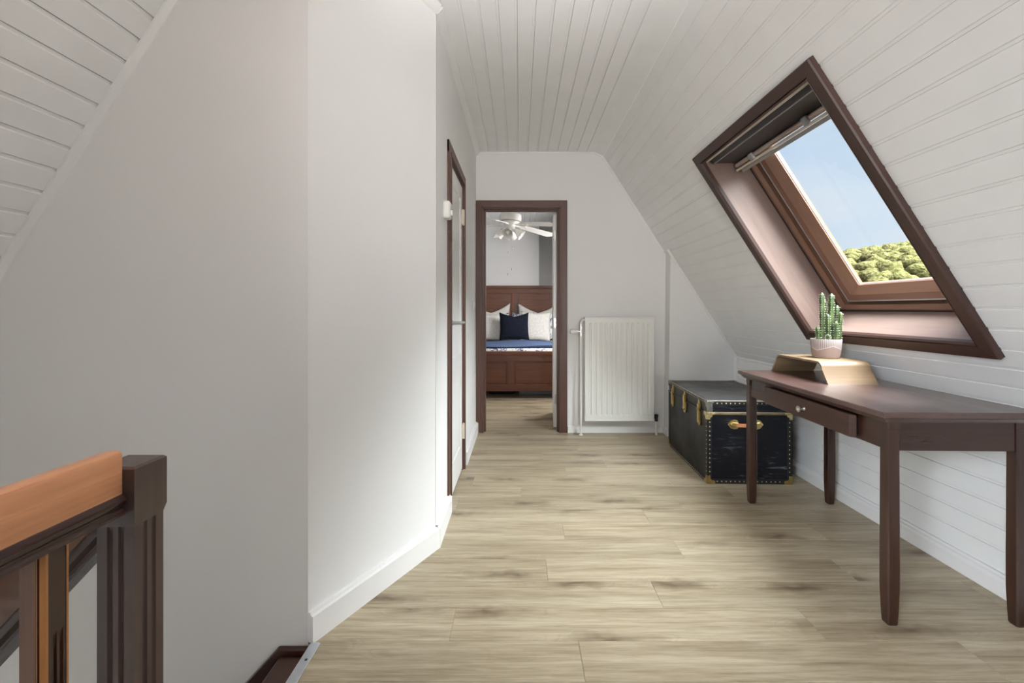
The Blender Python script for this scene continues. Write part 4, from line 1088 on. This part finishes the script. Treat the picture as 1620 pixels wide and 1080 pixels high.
cushion('pillow', 'white ruffled cushion right of the navy one', M_pillow, (BX+0.36, 7.13, PB), 0.48, 0.48, 0.15, 20, roll=2, sag=0.03, ruffle=0.006)
cushion('pillow', 'navy blue quilted cushion in front at the middle of the bed', M_navy, (BX+0.035, 6.93, PB+0.02), 0.46, 0.45, 0.15, 20, yaw=3, sag=0.15, quilt=0.004, cat='cushion')
# under the bed
bx = tag(boxo('storage_box', plain('blue_grey_plastic', (0.20, 0.215, 0.25), 0.5), None, -0.01, 0.62, 6.0, 6.55, 0.0, 0.15, bev=0.012), 'flat grey blue storage box on the floor under the bed', 'box')
bm = bm_new(); box(bm, -0.005, 0.615, 5.995, 6.555, 0.152, 0.170, bev=0.005); obj('lid', bm, plain('grey_lid', (0.22, 0.23, 0.26), 0.4), bx)
bm = bm_new(); box(bm, -0.42, -0.06, 6.02, 6.45, 0.0, 0.15, bev=0.04, seg=3)
bag = tag(obj('bag', bm, plain('black_nylon', (0.01, 0.01, 0.012), 0.6), smooth=40), 'black bag with a teal patch on the floor under the bed', 'bag')
bm = bm_new(); box(bm, -0.34, -0.14, 6.005, 6.03, 0.06, 0.14, bev=0.006); o = obj('pocket', bm, plain('teal_nylon', (0.01, 0.09, 0.10), 0.5), bag); o['label'] = 'teal patch'

# ------------------------------------------------------------------ ceiling fan
fan = thing('ceiling_fan', 'white ceiling fan with five blades and tulip lamps above the bed', 'ceiling fan', (-0.115, 5.54, 2.17))
fan.rotation_euler = (0, R(1.5), 0)
M_fan = plain('white_fan_enamel', (0.78, 0.76, 0.72), 0.35, var=0.02)
bm = bm_new(); lathe(bm, [(0.03, 0.40), (0.065, 0.40), (0.07, 0.37), (0.05, 0.33), (0.014, 0.32), (0.014, 0.13), (0.03, 0.125)], 24); obj('rod', bm, M_fan, fan, smooth=35)
bm = bm_new(); lathe(bm, [(0.04, 0.125), (0.115, 0.118), (0.132, 0.105), (0.135, 0.06), (0.132, 0.04), (0.118, 0.030), (0.118, 0.022), (0.11, 0.015), (0.07, 0.0), (0.06, -0.03), (0.05, -0.035)], 36); motor = obj('motor_housing', bm, M_fan, fan, smooth=35)
bm = bm_new()
for k in range(30):
    a = 2*PI*k/30; box(bm, 0.1165, 0.1200, -0.007, 0.007, 0.021, 0.0305, M=RZ(a))
o = obj('vent_slots', bm, M_dark, motor); o['kind'] = 'stuff'
for k in range(5):
    a = R(-37+72*k)
    bm = bm_new(); Mb = RZ(a) @ RY(R(6.0)) @ RX(R(-11))
    outl = []
    for t in range(0, 13):
        q = t/12; outl.append((0.19+0.48*q, -(0.052+0.016*q)*(1 if q < 0.9 else math.sqrt(max(0.08, 1-((q-0.9)/0.1)**2)))))
    outl = outl+[(x, -y) for x, y in outl[::-1]]
    prism(bm, outl, 'z', -0.003, 0.004, Mb); bl = obj('blade', bm, M_fan, fan)
    bm = bm_new(); prism(bm, [(0.07, -0.015), (0.15, -0.02), (0.20, -0.045), (0.25, -0.04), (0.265, 0), (0.25, 0.04), (0.20, 0.045), (0.15, 0.02), (0.07, 0.015)], 'z', -0.009, -0.004, Mb)
    for xx, yy in ((0.215, -0.03), (0.215, 0.03), (0.25, 0)):
        lathe(bm, [(0.008, 0), (0.006, -0.005)], 10, Mb @ T(xx, yy, -0.009))
    obj('blade_iron', bm, M_fan, bl)
bm = bm_new(); lathe(bm, [(0.05, -0.03), (0.062, -0.045), (0.062, -0.075), (0.045, -0.095), (0.01, -0.10)], 24); obj('light_kit', bm, M_fan, fan, smooth=35)
M_shade = plain('frosted_glass_shade', (0.80, 0.78, 0.74), 0.25, var=0.02)
for k in range(4):
    a = R(-100+90*k); Ms = RZ(a) @ T(0.06, 0, -0.075) @ RY(R(128))
    bm = bm_new(); lathe(bm, [(0.020, 0.0), (0.024, 0.02), (0.034, 0.04), (0.048, 0.065), (0.050, 0.085), (0.058, 0.105), (0.064, 0.110), (0.060, 0.108), (0.046, 0.085), (0.044, 0.065), (0.028, 0.035)], 24, Ms)
    sh = obj('lamp_shade', bm, M_shade, fan, smooth=40)
    bm = bm_new(); lathe(bm, [(0.012, 0.03), (0.020, 0.06), (0.026, 0.085), (0.018, 0.105), (0.002, 0.112)], 16, Ms); obj('bulb', bm, M_white_plastic, sh, smooth=True)
for x, y, L_ in ((-0.010, -0.03, 0.62), (0.035, 0.0, 0.555)):
    bm = bm_new(); tube(bm, [(x, y, -0.095), (x, y, -L_+0.16)], 0.0009, 6); tube(bm, [(x, y, -L_+0.16), (x, y, -L_+0.02)], 0.0009, 6)
    o = obj('pull_chain', bm, M_fan, fan)
    for z in (-L_, -L_+0.26):
        q = bm_new(); lathe(q, [(0.001, 0.02), (0.005, 0.014), (0.006, 0.004), (0.003, -0.008), (0.001, -0.010)], 10, T(x, y, z)); obj('bob', q, M_grey, o, smooth=True)
